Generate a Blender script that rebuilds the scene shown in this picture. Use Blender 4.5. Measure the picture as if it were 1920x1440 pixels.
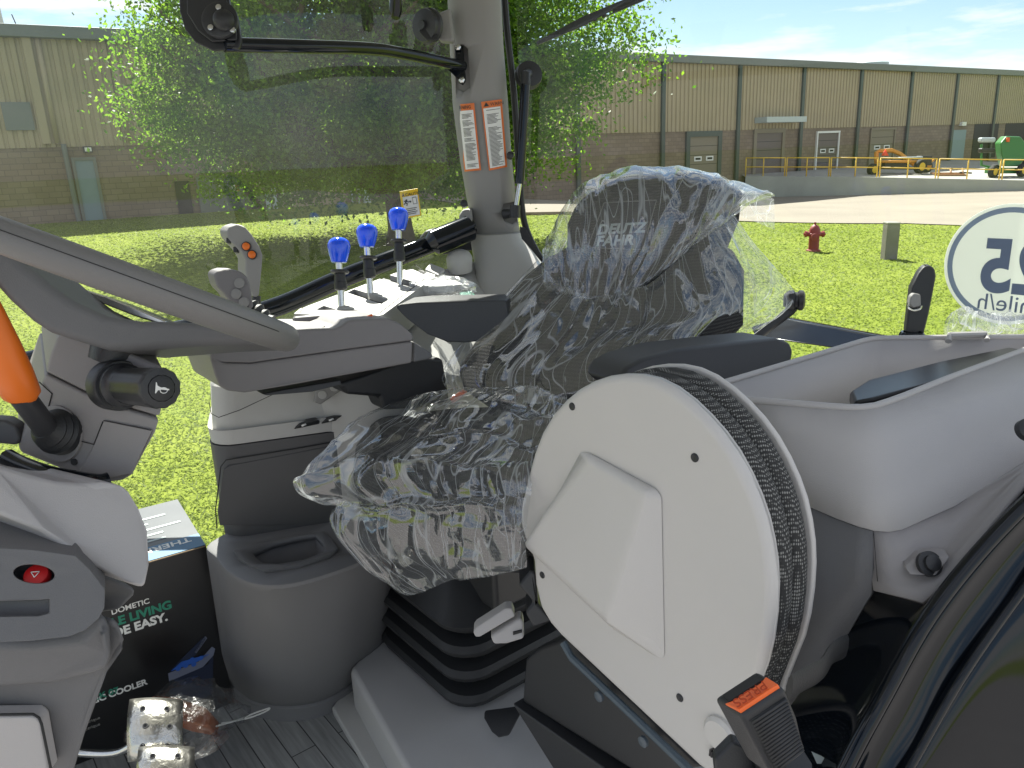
import bpy, math, random
import numpy as np
from mathutils import Vector, Matrix, noise
random.seed(7); rng = np.random.default_rng(7)
for o in list(bpy.data.objects): bpy.data.objects.remove(o)
scene = bpy.context.scene
COL = scene.collection
R_ = math.radians
# ------------------------------------------------------------------ camera
PITCH, ROLL, FPX = R_(16.3), R_(2.5), 1442.0
CAM = Vector((0, 0, 2.85))
FW = Vector((0, math.cos(PITCH), -math.sin(PITCH)))
_u0 = Vector((0, math.sin(PITCH), math.cos(PITCH))); _r0 = Vector((1, 0, 0))
RT = _r0*math.cos(ROLL) - _u0*math.sin(ROLL)
UP = _r0*math.sin(ROLL) + _u0*math.cos(ROLL)
cd = bpy.data.cameras.new('camera'); cam = bpy.data.objects.new('camera', cd); COL.objects.link(cam)
cd.sensor_width = 36; cd.lens = FPX/1920*36; cd.clip_start = .02; cd.clip_end = 6000
cam.matrix_world = Matrix(((RT.x, UP.x, -FW.x, CAM.x), (RT.y, UP.y, -FW.y, CAM.y), (RT.z, UP.z, -FW.z, CAM.z), (0, 0, 0, 1)))
scene.camera = cam
# ------------------------------------------------------------------ sun, sky, exposure
SUN_EL, SUN_AZ = R_(51), R_(-14)          # azimuth clockwise from +Y (the view direction)
sd = Vector((math.sin(SUN_AZ)*math.cos(SUN_EL), math.cos(SUN_AZ)*math.cos(SUN_EL), math.sin(SUN_EL)))
sl = bpy.data.lights.new('sun', 'SUN'); sl.energy = 5.0; sl.angle = R_(.53); sl.color = (1, .955, .88)
so = bpy.data.objects.new('sun', sl); COL.objects.link(so); so.location = (0, 0, 40)
so.rotation_euler = (-sd).to_track_quat('-Z', 'Y').to_euler()
world = bpy.data.worlds.new('World'); scene.world = world; world.use_nodes = True
wn = world.node_tree.nodes; wl = world.node_tree.links; wn.clear()
wo = wn.new('ShaderNodeOutputWorld'); wb = wn.new('ShaderNodeBackground'); wb.inputs[1].default_value = .05
sky = wn.new('ShaderNodeTexSky'); sky.sky_type = 'NISHITA'; sky.sun_disc = False
sky.sun_elevation = SUN_EL; sky.sun_rotation = SUN_AZ; sky.air_density = 1.0; sky.dust_density = .3; sky.ozone_density = 2.0
# clouds: streaky noise in direction space
tc = wn.new('ShaderNodeTexCoord'); mp = wn.new('ShaderNodeMapping'); mp.inputs['Scale'].default_value = (2.4, 2.4, 13)
mp.inputs['Rotation'].default_value = (0, R_(3), 0); mp.inputs['Location'].default_value = (.31, .12, .12)
nz = wn.new('ShaderNodeTexNoise'); nz.inputs['Scale'].default_value = 1.5; nz.inputs['Detail'].default_value = 9; nz.inputs['Roughness'].default_value = .58
cr = wn.new('ShaderNodeValToRGB'); cr.color_ramp.elements[0].position = .44; cr.color_ramp.elements[1].position = .57
mx = wn.new('ShaderNodeMix'); mx.data_type = 'RGBA'; mx.inputs['B'].default_value = (8, 8.1, 8.3, 1)
wl.new(tc.outputs['Generated'], mp.inputs['Vector']); wl.new(mp.outputs[0], nz.inputs['Vector']); wl.new(nz.outputs[0], cr.inputs[0])
wl.new(cr.outputs[0], mx.inputs['Factor']); wl.new(sky.outputs[0], mx.inputs['A']); wl.new(mx.outputs['Result'], wb.inputs[0]); wl.new(wb.outputs[0], wo.inputs[0])
scene.view_settings.view_transform = 'Standard'; scene.view_settings.look = 'None'
scene.view_settings.gamma = 1; scene.view_settings.exposure = 1.6; scene.view_settings.use_curve_mapping = False
scene.cycles.max_bounces = 10; scene.cycles.transparent_max_bounces = 24; scene.cycles.caustics_reflective = False; scene.cycles.caustics_refractive = False
# ------------------------------------------------------------------ helpers
def ray(x, y): return FW + RT*((x-960)/FPX) - UP*((y-720)/FPX)
def P(x, y, d): return CAM + ray(x, y)*d
def atz(x, y, z):
    v = ray(x, y); return CAM + v*((z-CAM.z)/v.z)
def onplane(x, y, o, n):
    v = ray(x, y); return CAM + v*((o-CAM).dot(n)/v.dot(n))
def S(r, g, b):
    f = lambda c: c/12.92 if c <= .04045 else ((c+.055)/1.055)**2.4
    return (f(r/255), f(g/255), f(b/255), 1)
def place(o, parent):
    if parent is not None:
        o.parent = parent; o.matrix_parent_inverse = Matrix.Translation(parent.location).inverted()
def thing(name, label, cat, loc, group=None):
    o = bpy.data.objects.new(name, None); COL.objects.link(o); o.location = loc; o.empty_display_size = .05
    o['label'] = label; o['category'] = cat
    if group: o['group'] = group
    return o
def tag(o, label=None, cat=None, group=None, kind=None):
    if label: o['label'] = label
    if cat: o['category'] = cat
    if group: o['group'] = group
    if kind: o['kind'] = kind
    return o
def mk(name, vs, fs, mat, parent=None, bevel=0, seg=3, smooth=True, sub=0, solid=0, ang=40, fix=True):
    me = bpy.data.meshes.new(name); me.from_pydata([tuple(v) for v in vs], [], [tuple(f) for f in fs]); me.validate()
    if fix:
        import bmesh
        b = bmesh.new(); b.from_mesh(me); bmesh.ops.recalc_face_normals(b, faces=b.faces)
        if smooth and not bevel and not sub:
            for e in b.edges:
                if len(e.link_faces) == 2 and e.calc_face_angle(0) > R_(ang): e.smooth = False
        b.to_mesh(me); b.free()
    o = bpy.data.objects.new(name, me); COL.objects.link(o)
    if mat: me.materials.append(mat)
    if smooth: me.polygons.foreach_set('use_smooth', [True]*len(me.polygons))
    if solid:
        m = o.modifiers.new('s', 'SOLIDIFY'); m.thickness = solid; m.offset = 0
    if bevel:
        m = o.modifiers.new('b', 'BEVEL'); m.width = bevel; m.segments = seg; m.limit_method = 'ANGLE'; m.angle_limit = R_(28); m.harden_normals = True
    if sub:
        m = o.modifiers.new('u', 'SUBSURF'); m.levels = sub; m.render_levels = sub
    place(o, parent)
    return o
def prism_data(ring, vec, taper=1.0):
    n = len(ring); ring = [Vector(p) for p in ring]; c = sum(ring, Vector())/n
    vs = ring + [c + (p-c)*taper + vec for p in ring]
    fs = [list(range(n))[::-1], list(range(n, 2*n))] + [(i, (i+1) % n, n+(i+1) % n, n+i) for i in range(n)]
    return vs, fs
def prism(name, ring, vec, mat, parent=None, taper=1.0, **k):
    vs, fs = prism_data(ring, Vector(vec), taper); return mk(name, vs, fs, mat, parent, **k)
def merge(*parts):
    V, F = [], []
    for vs, fs in parts:
        b = len(V); V += [Vector(v) for v in vs]; F += [tuple(i+b for i in f) for f in fs]
    return V, F
def box_data(c, ax, ay, az):
    c, ax, ay, az = map(Vector, (c, ax, ay, az))
    vs = [c+ax*i+ay*j+az*k for i in (-1, 1) for j in (-1, 1) for k in (-1, 1)]
    return vs, [(0, 1, 3, 2), (4, 6, 7, 5), (0, 4, 5, 1), (2, 3, 7, 6), (0, 2, 6, 4), (1, 5, 7, 3)]
def box(name, c, ax, ay, az, mat, parent=None, **k):
    vs, fs = box_data(c, ax, ay, az); return mk(name, vs, fs, mat, parent, **k)
def frame_of(d):
    d = Vector(d).normalized(); a = Vector((0, 0, 1)) if abs(d.z) < .9 else Vector((1, 0, 0))
    x = d.cross(a).normalized(); return x, d.cross(x).normalized(), d
def lathe_data(o, d, prof, n=24, ribs=0, ribamp=0, sx=1.0, xdir=None):
    x, y, d = frame_of(d); o = Vector(o)
    if xdir is not None:
        x = (Vector(xdir)-d*Vector(xdir).dot(d)).normalized(); y = d.cross(x)
    vs, fs = [], []
    for r, h in prof:
        for i in range(n):
            a = 2*math.pi*i/n; rr = r*(1-(ribamp if ribs and (i*ribs*2//n) % 2 else 0))
            vs.append(o + d*h + (x*math.cos(a)*sx + y*math.sin(a))*rr)
    m = len(prof)
    for j in range(m-1):
        for i in range(n): fs.append((j*n+i, j*n+(i+1) % n, (j+1)*n+(i+1) % n, (j+1)*n+i))
    fs.append(tuple(range(n))[::-1]); fs.append(tuple((m-1)*n+i for i in range(n)))
    return vs, fs
def lathe(name, o, d, prof, mat, parent=None, n=24, ribs=0, ribamp=0, sx=1.0, xdir=None, **k):
    vs, fs = lathe_data(o, d, prof, n, ribs, ribamp, sx, xdir); return mk(name, vs, fs, mat, parent, **k)
def smoothpath(pts, n=8):
    pts = [Vector(p) for p in pts]; out = []
    for i in range(len(pts)-1):
        p0, p1, p2, p3 = pts[max(i-1, 0)], pts[i], pts[i+1], pts[min(i+2, len(pts)-1)]
        for k in range(n):
            t = k/n; out.append(.5*((2*p1)+(p2-p0)*t+(2*p0-5*p1+4*p2-p3)*t*t+(3*p1-p0-3*p2+p3)*t**3))
    return out + [pts[-1]]
def tube_data(pts, rad, n=12, flat=1.0, nrm=None):
    pts = [Vector(p) for p in pts]; m = len(pts)
    if not hasattr(rad, '__len__'): rad = [rad]*m
    vs, fs = [], []; prev = None
    for i, p in enumerate(pts):
        t = (pts[min(i+1, m-1)]-pts[max(i-1, 0)]).normalized()
        if prev is None: x = Vector(nrm) if nrm is not None else frame_of(t)[0]
        else: x = prev
        x = (x - t*x.dot(t)).normalized(); y = t.cross(x); prev = x
        for k in range(n):
            a = 2*math.pi*k/n; vs.append(p+(x*math.cos(a)*flat+y*math.sin(a))*rad[i])
    for i in range(m-1):
        for k in range(n): fs.append((i*n+k, i*n+(k+1) % n, (i+1)*n+(k+1) % n, (i+1)*n+k))
    fs.append(tuple(range(n))[::-1]); fs.append(tuple((m-1)*n+k for k in range(n)))
    return vs, fs
def tube(name, pts, rad, mat, parent=None, n=12, flat=1.0, nrm=None, **k):
    vs, fs = tube_data(pts, rad, n, flat, nrm); return mk(name, vs, fs, mat, parent, **k)
def loft(name, rings, mat, parent=None, cap=True, **k):
    n = len(rings[0]); vs = [p for r in rings for p in r]; m = len(rings)
    fs = [(i*n+k_, i*n+(k_+1) % n, (i+1)*n+(k_+1) % n, (i+1)*n+k_) for i in range(m-1) for k_ in range(n)]
    if cap: fs += [tuple(range(n))[::-1], tuple((m-1)*n+k_ for k_ in range(n))]
    return mk(name, vs, fs, mat, parent, **k)
def rring(c, ax, ay, hx, hy, r, n=4):
    """rounded rectangle ring round c in the plane of ax, ay"""
    out = []
    for sx, sy, a0 in ((1, 1, 0), (-1, 1, 90), (-1, -1, 180), (1, -1, 270)):
        for k in range(n+1):
            a = R_(a0+90*k/n); out.append(c+ax*(sx*(hx-r)+r*math.cos(a))+ay*(sy*(hy-r)+r*math.sin(a)))
    return out
def text(name, s, o, xd, yd, size, mat, parent, ext=.0006, align='LEFT', shear=0, sx=1.0, off=0, space=1.0):
    """flat lettering: baseline origin o, running along xd, up along yd"""
    cu = bpy.data.curves.new(name, 'FONT'); cu.body = s; cu.size = size; cu.extrude = ext; cu.align_x = align; cu.shear = shear; cu.offset = off; cu.space_character = space
    ob = bpy.data.objects.new(name, cu); COL.objects.link(ob)
    dg = bpy.context.evaluated_depsgraph_get(); me = bpy.data.meshes.new_from_object(ob.evaluated_get(dg)); bpy.data.objects.remove(ob)
    xd = Vector(xd).normalized(); yd = (Vector(yd)-xd*Vector(yd).dot(xd)).normalized(); zd = xd.cross(yd); o = Vector(o)
    for v in me.vertices: v.co = o + xd*(v.co.x*sx) + yd*v.co.y + zd*v.co.z
    me.materials.clear(); me.materials.append(mat)
    r = bpy.data.objects.new(name, me); COL.objects.link(r); place(r, parent); return r
# ------------------------------------------------------------------ materials
def nodes(name):
    m = bpy.data.materials.new(name); m.use_nodes = True; n = m.node_tree.nodes; l = m.node_tree.links
    return m, n, l, n['Principled BSDF'], n['Material Output']
def pm(name, col, rough=.5, metal=0, bump=0, bscale=300, var=.06, vscale=7, spec=.5, coat=0, rvar=.08, detail=3):
    m, n, l, b, o = nodes(name)
    if len(col) == 3: col = (*col, 1)
    b.inputs['Roughness'].default_value = rough; b.inputs['Metallic'].default_value = metal
    b.inputs['Specular IOR Level'].default_value = spec; b.inputs['Coat Weight'].default_value = coat; b.inputs['Coat Roughness'].default_value = .05
    t = n.new('ShaderNodeTexCoord'); z = n.new('ShaderNodeTexNoise'); z.inputs['Scale'].default_value = vscale; z.inputs['Detail'].default_value = 5
    l.new(t.outputs['Object'], z.inputs['Vector'])
    x = n.new('ShaderNodeMix'); x.data_type = 'RGBA'; x.inputs['A'].default_value = tuple(c*(1-var) for c in col[:3])+(1,); x.inputs['B'].default_value = tuple(min(1, c*(1+var)) for c in col[:3])+(1,)
    l.new(z.outputs[0], x.inputs['Factor']); l.new(x.outputs['Result'], b.inputs['Base Color'])
    r = n.new('ShaderNodeMapRange'); r.inputs['To Min'].default_value = max(0, rough-rvar); r.inputs['To Max'].default_value = min(1, rough+rvar)
    l.new(z.outputs[0], r.inputs['Value']); l.new(r.outputs[0], b.inputs['Roughness'])
    if bump:
        q = n.new('ShaderNodeTexNoise'); q.inputs['Scale'].default_value = bscale; q.inputs['Detail'].default_value = detail
        l.new(t.outputs['Object'], q.inputs['Vector']); u = n.new('ShaderNodeBump'); u.inputs['Strength'].default_value = bump; u.inputs['Distance'].default_value = .002
        l.new(q.outputs[0], u.inputs['Height']); l.new(u.outputs[0], b.inputs['Normal'])
    return m
# ================================================================== OUTSIDE
M = {}
# wall line of the warehouse
W0 = Vector((-16.6, 28.2, 0)); WD = Vector((.8436, .537, 0)).normalized(); WN = Vector((WD.y, -WD.x, 0))
def wst(x, y):
    q = onplane(x, y, W0, WN); return (q-W0).dot(WD), q.z
def wp(t, z, off=0): return W0 + WD*t + WN*off + Vector((0, 0, z))
def sstep(x): x = min(1, max(0, x)); return x*x*(3-2*x)
def gh(x, y):
    q = Vector((x, y, 0))-W0; t = q.dot(WD); s = q.dot(WN)
    return 1.33*(1-sstep((t-13)/20))*sstep(1-max(0, s-.5)/21)
def ghit(px, py):
    z = 0
    for _ in range(30):
        q = atz(px, py, z); z = .5*z+.5*gh(q.x, q.y)
    return q
# --- ground sheet with the lawn on it
def grass_mat():
    m, n, l, b, o = nodes('lawn_soil'); b.inputs['Roughness'].default_value = .9; b.inputs['Specular IOR Level'].default_value = .1
    t = n.new('ShaderNodeTexCoord')
    a = n.new('ShaderNodeTexNoise'); a.inputs['Scale'].default_value = .45; a.inputs['Detail'].default_value = 6
    c = n.new('ShaderNodeTexNoise'); c.inputs['Scale'].default_value = 14; c.inputs['Detail'].default_value = 8; c.inputs['Roughness'].default_value = .75
    l.new(t.outputs['Object'], a.inputs['Vector']); l.new(t.outputs['Object'], c.inputs['Vector'])
    r = n.new('ShaderNodeValToRGB'); e = r.color_ramp.elements; e[0].position = .35; e[0].color = (.15, .20, .026, 1); e[1].position = .66; e[1].color = (.205, .25, .042, 1)
    r2 = n.new('ShaderNodeValToRGB'); e = r2.color_ramp.elements; e[0].position = .3; e[0].color = (.62, .66, .6, 1); e[1].position = .72; e[1].color = (1.2, 1.15, .95, 1)
    mxx = n.new('ShaderNodeMix'); mxx.data_type = 'RGBA'; mxx.blend_type = 'MULTIPLY'; mxx.inputs['Factor'].default_value = 1
    l.new(a.outputs[0], r.inputs[0]); l.new(c.outputs[0], r2.inputs[0]); l.new(r.outputs[0], mxx.inputs['A']); l.new(r2.outputs[0], mxx.inputs['B']); l.new(mxx.outputs['Result'], b.inputs['Base Color'])
    u = n.new('ShaderNodeBump'); u.inputs['Strength'].default_value = .5; u.inputs['Distance'].default_value = .03
    l.new(c.outputs[0], u.inputs['Height']); l.new(u.outputs[0], b.inputs['Normal'])
    return m
M['lawn'] = grass_mat()
xs = np.concatenate([[-3000, -600, -150, -70], np.arange(-44, 60.1, 1.0), [75, 150, 600, 3000]])
ys = np.concatenate([[-3000, -600, -150, -50, -20, -8], np.arange(0, 70.1, 1.0), [90, 200, 700, 3000]])
gv = [(x, y, gh(x, y)) for y in ys for x in xs]; nx = len(xs)
gf = [(j*nx+i, j*nx+i+1, (j+1)*nx+i+1, (j+1)*nx+i) for j in range(len(ys)-1) for i in range(nx-1)]
tag(mk('lawn_ground', gv, gf, M['lawn'], fix=False), kind='structure')
# blades of grass (nobody could count them)
def blade_mat():
    m, n, l, b, o = nodes('grass_blade'); b.inputs['Roughness'].default_value = .6; b.inputs['Specular IOR Level'].default_value = .25
    g = n.new('ShaderNodeNewGeometry'); r = n.new('ShaderNodeValToRGB'); e = r.color_ramp.elements
    e[0].color = (.19, .255, .04, 1); e[1].color = (.255, .315, .065, 1); l.new(g.outputs['Random Per Island'], r.inputs[0])
    t = n.new('ShaderNodeBsdfTranslucent'); x = n.new('ShaderNodeMixShader'); x.inputs[0].default_value = .6
    l.new(r.outputs[0], b.inputs['Base Color']); l.new(r.outputs[0], t.inputs[0]); l.new(b.outputs[0], x.inputs[1]); l.new(t.outputs[0], x.inputs[2]); l.new(x.outputs[0], o.inputs[0])
    return m
M['blade'] = blade_mat()
N = 330000
dd = 4.2 + (30-4.2)*rng.random(N)**1.7; aa = (rng.random(N)-.5)*1.75
bx = dd*np.tan(aa)*.85; by = dd
q = np.stack([bx-W0.x, by-W0.y], 1); tt = q[:, 0]*WD.x+q[:, 1]*WD.y; ss = q[:, 0]*WN.x+q[:, 1]*WN.y
near_edge = [(960, 404), (1060, 402), (1400, 416), (1700, 420), (1920, 427)]
NE = [ghit(*e) for e in near_edge]; NE.append(NE[-1]+Vector((40, -16, 0)))
ne_x = np.array([p.x for p in NE]); ne_y = np.array([p.y for p in NE])
keep = (ss > .4) & ((by < np.interp(bx, ne_x, ne_y)-.15) | (bx < ne_x[0]))
bx, by, dd, tt, ss = bx[keep], by[keep], dd[keep], tt[keep], ss[keep]; N = len(bx)
def np_ss(x): x = np.clip(x, 0, 1); return x*x*(3-2*x)
bz = 1.33*(1-np_ss((tt-13)/20))*np_ss(1-np.maximum(0, ss-.5)/21)
h = (.012+.02*rng.random(N))*(1+dd*.015); w = (.004+.004*rng.random(N))*(1+dd*.16); an = rng.random(N)*6.283; le = rng.random(N)*6.283; lean = h*(1.0+2.2*rng.random(N))
V = np.zeros((N, 3, 3)); V[:, 0] = np.stack([bx-np.cos(an)*w, by-np.sin(an)*w, bz-.005], 1); V[:, 1] = np.stack([bx+np.cos(an)*w, by+np.sin(an)*w, bz-.005], 1)
V[:, 2] = np.stack([bx+np.cos(le)*lean, by+np.sin(le)*lean, bz+h], 1)
def np_mesh(name, V, k, mat, parent=None):
    me = bpy.data.meshes.new(name); n = V.reshape(-1, 3).shape[0]; f = n//k
    me.vertices.add(n); me.vertices.foreach_set('co', V.reshape(-1).astype(np.float32)); me.loops.add(n); me.loops.foreach_set('vertex_index', np.arange(n, dtype=np.int32))
    me.polygons.add(f); me.polygons.foreach_set('loop_start', np.arange(0, n, k, dtype=np.int32)); me.polygons.foreach_set('loop_total', np.full(f, k, dtype=np.int32)); me.update()
    o = bpy.data.objects.new(name, me); COL.objects.link(o); me.materials.append(mat); place(o, parent); return o
tag(np_mesh('grass', V, 3, M['blade']), 'short bright green mown grass on the lawn', 'grass', kind='stuff')
# --- unseen lot under the tractor, added to bounce neutral light into the cab
M['lot'] = pm('bounce_lot_paving', (.22, .212, .21), .9, 0, .4, 30, .15, .8, spec=.2, detail=6)
tag(mk('bounce_lot', [(-60, -90, .02), (60, -90, .02), (60, 4.1, .02), (-60, 4.1, .02)], [(0, 1, 2, 3)], M['lot'], fix=False), kind='structure')
# --- concrete yard
def conc(name, col, sc=.6):
    m = pm(name, col, .9, 0, .35, 25, .24, sc*.6, spec=.2, detail=6); return m
M['yard'] = conc('yard_concrete', (.23, .205, .165)); M['dock'] = conc('dock_concrete', (.32, .31, .28)); M['retain'] = conc('retaining_concrete', (.38, .39, .345), 1.2)
yv, yf = [], []
fine = []
for a, b in zip(NE[:-1], NE[1:]):
    k = 6
    fine += [a+(b-a)*(i/k) for i in range(k)]
fine.append(NE[-1])
for p in fine:
    s = (p-W0).dot(WN)
    for k in range(9):
        e = p - WN*((s-.05)*k/8); yv.append((e.x, e.y, gh(e.x, e.y)+.03))
yf = [(i*9+k, (i+1)*9+k, (i+1)*9+k+1, i*9+k+1) for i in range(len(fine)-1) for k in range(8)]
tag(mk('yard_pavement', yv, yf, M['yard'], fix=False), kind='structure')
kv, kf = [], []
ker = fine[:8]
tag(tube('kerb', [p+Vector((0, 0, .03)) for p in ker], .09, pm('kerb_stone', (.24, .17, .12), .9), n=6), kind='structure')
# --- dock platform with retaining wall
A0, A1, A2 = atz(1396, 371, 0), atz(1600, 366.5, 0), atz(1920, 358, 0); A3 = A2+(A2-A1)*1.3
front = [(A0, 1.22), (A1, 1.0), (A2, .52), (A3, .05)]
dv, df = [], []
for i, (p, z) in enumerate(front):
    t = (p-W0).dot(WD); bk = wp(max(t, 34.5+i*9), 1.35, .06)
    for k in range(7):
        e = Vector((p.x, p.y, z)).lerp(bk, k/6); dv.append(e)
df = [(i*7+k, (i+1)*7+k, (i+1)*7+k+1, i*7+k+1) for i in range(3) for k in range(6)]
tag(mk('dock_platform', dv, df, M['dock'], fix=False), kind='structure')
rv, rf = [], []
for p, z in front:
    d = (Vector((0, 0, 0))-p); d.z = 0; d.normalize()
    f = p+d*.22; rv += [(f.x, f.y, -.1), (f.x, f.y, z+.05), (p.x, p.y, z+.05), (p.x, p.y, -.1)]
rf = [(i*4+k, (i+1)*4+k, (i+1)*4+(k+1) % 4, i*4+(k+1) % 4) for i in range(3) for k in range(4)]+[(0, 1, 2, 3), (12, 13, 14, 15)]
tag(mk('retaining_wall', rv, rf, M['retain'], smooth=False), 'long grey concrete retaining wall along the edge of the loading dock', 'wall')
def fr_at(px):
    """point on the top of the retaining wall under image column px"""
    best = None
    for (p, z), (p2, z2) in zip(front[:-1], front[1:]):
        for k in range(60):
            e = Vector((p.x, p.y, z)).lerp(Vector((p2.x, p2.y, z2)), k/60); v = e-CAM; x = 960+FPX*v.dot(RT)/v.dot(FW)
            if best is None or abs(x-px) < best[0]: best = (abs(x-px), e)
    return best[1]
M['rail'] = pm('yellow_paint', (.72, .47, .06), .5, 0, 0, var=.1)
groups = [(1393.6, 1430, 1469), (1474, 1512.6, 1553), (1558, 1601.5, 1646), (1651, 1700, 1752), (1758, 1814.6, 1875), (1879, 1950, 2020)]
names = ['leftmost yellow rail panel, beside the dock door', 'second yellow rail panel from the left on the dock wall', 'yellow rail panel just left of the orange machine', 'yellow rail panel in front of the orange machine', 'yellow rail panel in front of the wooden frame', 'yellow rail panel in front of the green machine']
for g, nm in zip(groups, names):
    b0 = fr_at(g[0]); t = thing('guard_rail', nm, 'railing', b0, 'yellow guard rails on the dock')
    pts = [fr_at(x) for x in g]
    for p in pts: tube('post', [p, p+Vector((0, 0, 1.12))], .035, M['rail'], t, n=6)
    for hh in (1.1, .58): tube('rail', [p+Vector((0, 0, hh)) for p in (pts[0], pts[2])], .036, M['rail'], t, n=6)
# --- warehouse
def brick_mat():
    m, n, l, b, o = nodes('block_wall'); b.inputs['Roughness'].default_value = .9
    g = n.new('ShaderNodeNewGeometry'); dt = n.new('ShaderNodeVectorMath'); dt.operation = 'DOT_PRODUCT'; dt.inputs[1].default_value = WD
    sx = n.new('ShaderNodeSeparateXYZ'); cx = n.new('ShaderNodeCombineXYZ'); l.new(g.outputs['Position'], dt.inputs[0]); l.new(g.outputs['Position'], sx.inputs[0]); l.new(dt.outputs['Value'], cx.inputs[0]); l.new(sx.outputs[2], cx.inputs[1])
    k = n.new('ShaderNodeTexBrick'); k.inputs['Scale'].default_value = 1; k.inputs['Brick Width'].default_value = .4; k.inputs['Row Height'].default_value = .2; k.inputs['Mortar Size'].default_value = .012
    k.inputs['Color1'].default_value = (.24, .185, .135, 1); k.inputs['Color2'].default_value = (.195, .148, .108, 1); k.inputs['Mortar'].default_value = (.15, .12, .09, 1)
    l.new(cx.outputs[0], k.inputs['Vector']); z = n.new('ShaderNodeTexNoise'); z.inputs['Scale'].default_value = .7; z.inputs['Detail'].default_value = 7
    l.new(cx.outputs[0], z.inputs['Vector']); r = n.new('ShaderNodeMapRange'); r.inputs['To Min'].default_value = .8; r.inputs['To Max'].default_value = 1.2; l.new(z.outputs[0], r.inputs['Value'])
    x = n.new('ShaderNodeVectorMath'); x.operation = 'SCALE'; l.new(k.outputs[0], x.inputs[0]); l.new(r.outputs[0], x.inputs['Scale']); l.new(x.outputs[0], b.inputs['Base Color'])
    u = n.new('ShaderNodeBump'); u.inputs['Strength'].default_value = .6; u.inputs['Distance'].default_value = .01; l.new(k.outputs[1], u.inputs['Height']); u.invert = True; l.new(u.outputs[0], b.inputs['Normal'])
    return m
M['brick'] = brick_mat()
M['clad'] = pm('tan_cladding', (.35, .285, .18), .55, 0, 0, var=.12, vscale=.8)
M['green'] = pm('dark_green_steel', (.045, .065, .055), .5, 0, 0, var=.12)
M['eave'] = pm('eave_grey', (.14, .155, .145), .5)
M['bluedoor'] = pm('blue_grey_door', (.16, .235, .28), .45)
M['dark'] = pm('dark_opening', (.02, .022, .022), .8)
M['dockdoor'] = pm('brown_dock_door', (.13, .105, .095), .6); M['tandoor'] = pm('tan_dock_door', (.20, .17, .12), .6)
M['white'] = pm('white_paint', (.72, .72, .70), .5); M['galv'] = pm('pale_steel', (.42, .48, .48), .45)
ZC = wst(1513, 237)[1]; ZE = 7.55
wh = thing('warehouse', 'long tan corrugated metal warehouse with block base and loading doors', 'building', wp(20, 0))
T0, T1 = -22, 96
box('block_base', wp((T0+T1)/2, ZC/2-.2, -.2), WD*(T1-T0)/2, WN*.2, Vector((0, 0, ZC/2+.2)), M['brick'], wh, smooth=False)
post_px = [1240, 1382, 1501, 1608, 1702, 1888]
pt = [wst(x, 200)[0] for x in post_px]; sp = (pt[4]-pt[0])/4
posts = sorted(set([round(pt[0]-sp*k, 2) for k in range(7, 0, -1)] + [round(p, 2) for p in pt[:5]] + [round(pt[4]+sp*k, 2) for k in range(1, 6)]))
posts = [p for p in posts if T0 < p < T1]
edges = [T0]+posts+[T1]
for a, b in zip(edges[:-1], edges[1:]):
    vs, fs = [], []; n = max(2, round((b-a)/.31)); pw = (b-a)/n
    for i in range(n):
        for u, dep in ((0, 0), (.3, 0), (.4, .055), (.85, .055)):
            vs += [wp(a+(i+u)*pw, ZC-.12, .02+dep), wp(a+(i+u)*pw, ZE, .02+dep)]
    vs += [wp(b, ZC-.12, .02), wp(b, ZE, .02)]
    fs = [(2*i, 2*i+2, 2*i+3, 2*i+1) for i in range(len(vs)//2-1)]
    mk('cladding_panel', vs, fs, M['clad'], wh, smooth=False, fix=False)
for p in posts:
    if p > wst(700, 200)[0]: box('steel_post', wp(p, 3.4, .14), WD*.13, WN*.06, Vector((0, 0, 4.1)), M['green'], wh, smooth=False)
    else: box('steel_post', wp(p, (ZC+ZE)/2, .14), WD*.13, WN*.06, Vector((0, 0, (ZE-ZC)/2)), M['clad'], wh, smooth=False)
box('eave_gutter', wp((T0+T1)/2, ZE+.12, .1), WD*((T1-T0)/2+.3), WN*.22, Vector((0, 0, .2)), M['eave'], wh, bevel=.03)
rfv = [wp(T0, ZE+.3, 0), wp(T1, ZE+.3, 0), wp(T1, ZE+.9, -34), wp(T0, ZE+.9, -34)]
prism('roof', rfv, (0, 0, -.25), M['eave'], wh, smooth=False)
box('far_wall', wp((T0+T1)/2, 3.6, -34), WD*((T1-T0)/2), WN*.1, Vector((0, 0, 3.9)), M['clad'], wh, smooth=False)
for T in (T0, T1): box('end_wall', wp(T, 3.6, -17), WD*.1, WN*16.8, Vector((0, 0, 3.9)), M['clad'], wh, smooth=False)
def opening(name, x0, y0, x1, y1, mat, off=.03, th=.03, bottom=None, parent=None, **k):
    t0, z1 = wst(x0, y0); t1, z0 = wst(x1, y1)
    if bottom is not None: z0 = bottom
    return box(name, wp((t0+t1)/2, (z0+z1)/2, off), WD*abs(t1-t0)/2, WN*th, Vector((0, 0, abs(z1-z0)/2)), mat, parent or wh, smooth=False, **k), (t0, t1, z0, z1)
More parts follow.
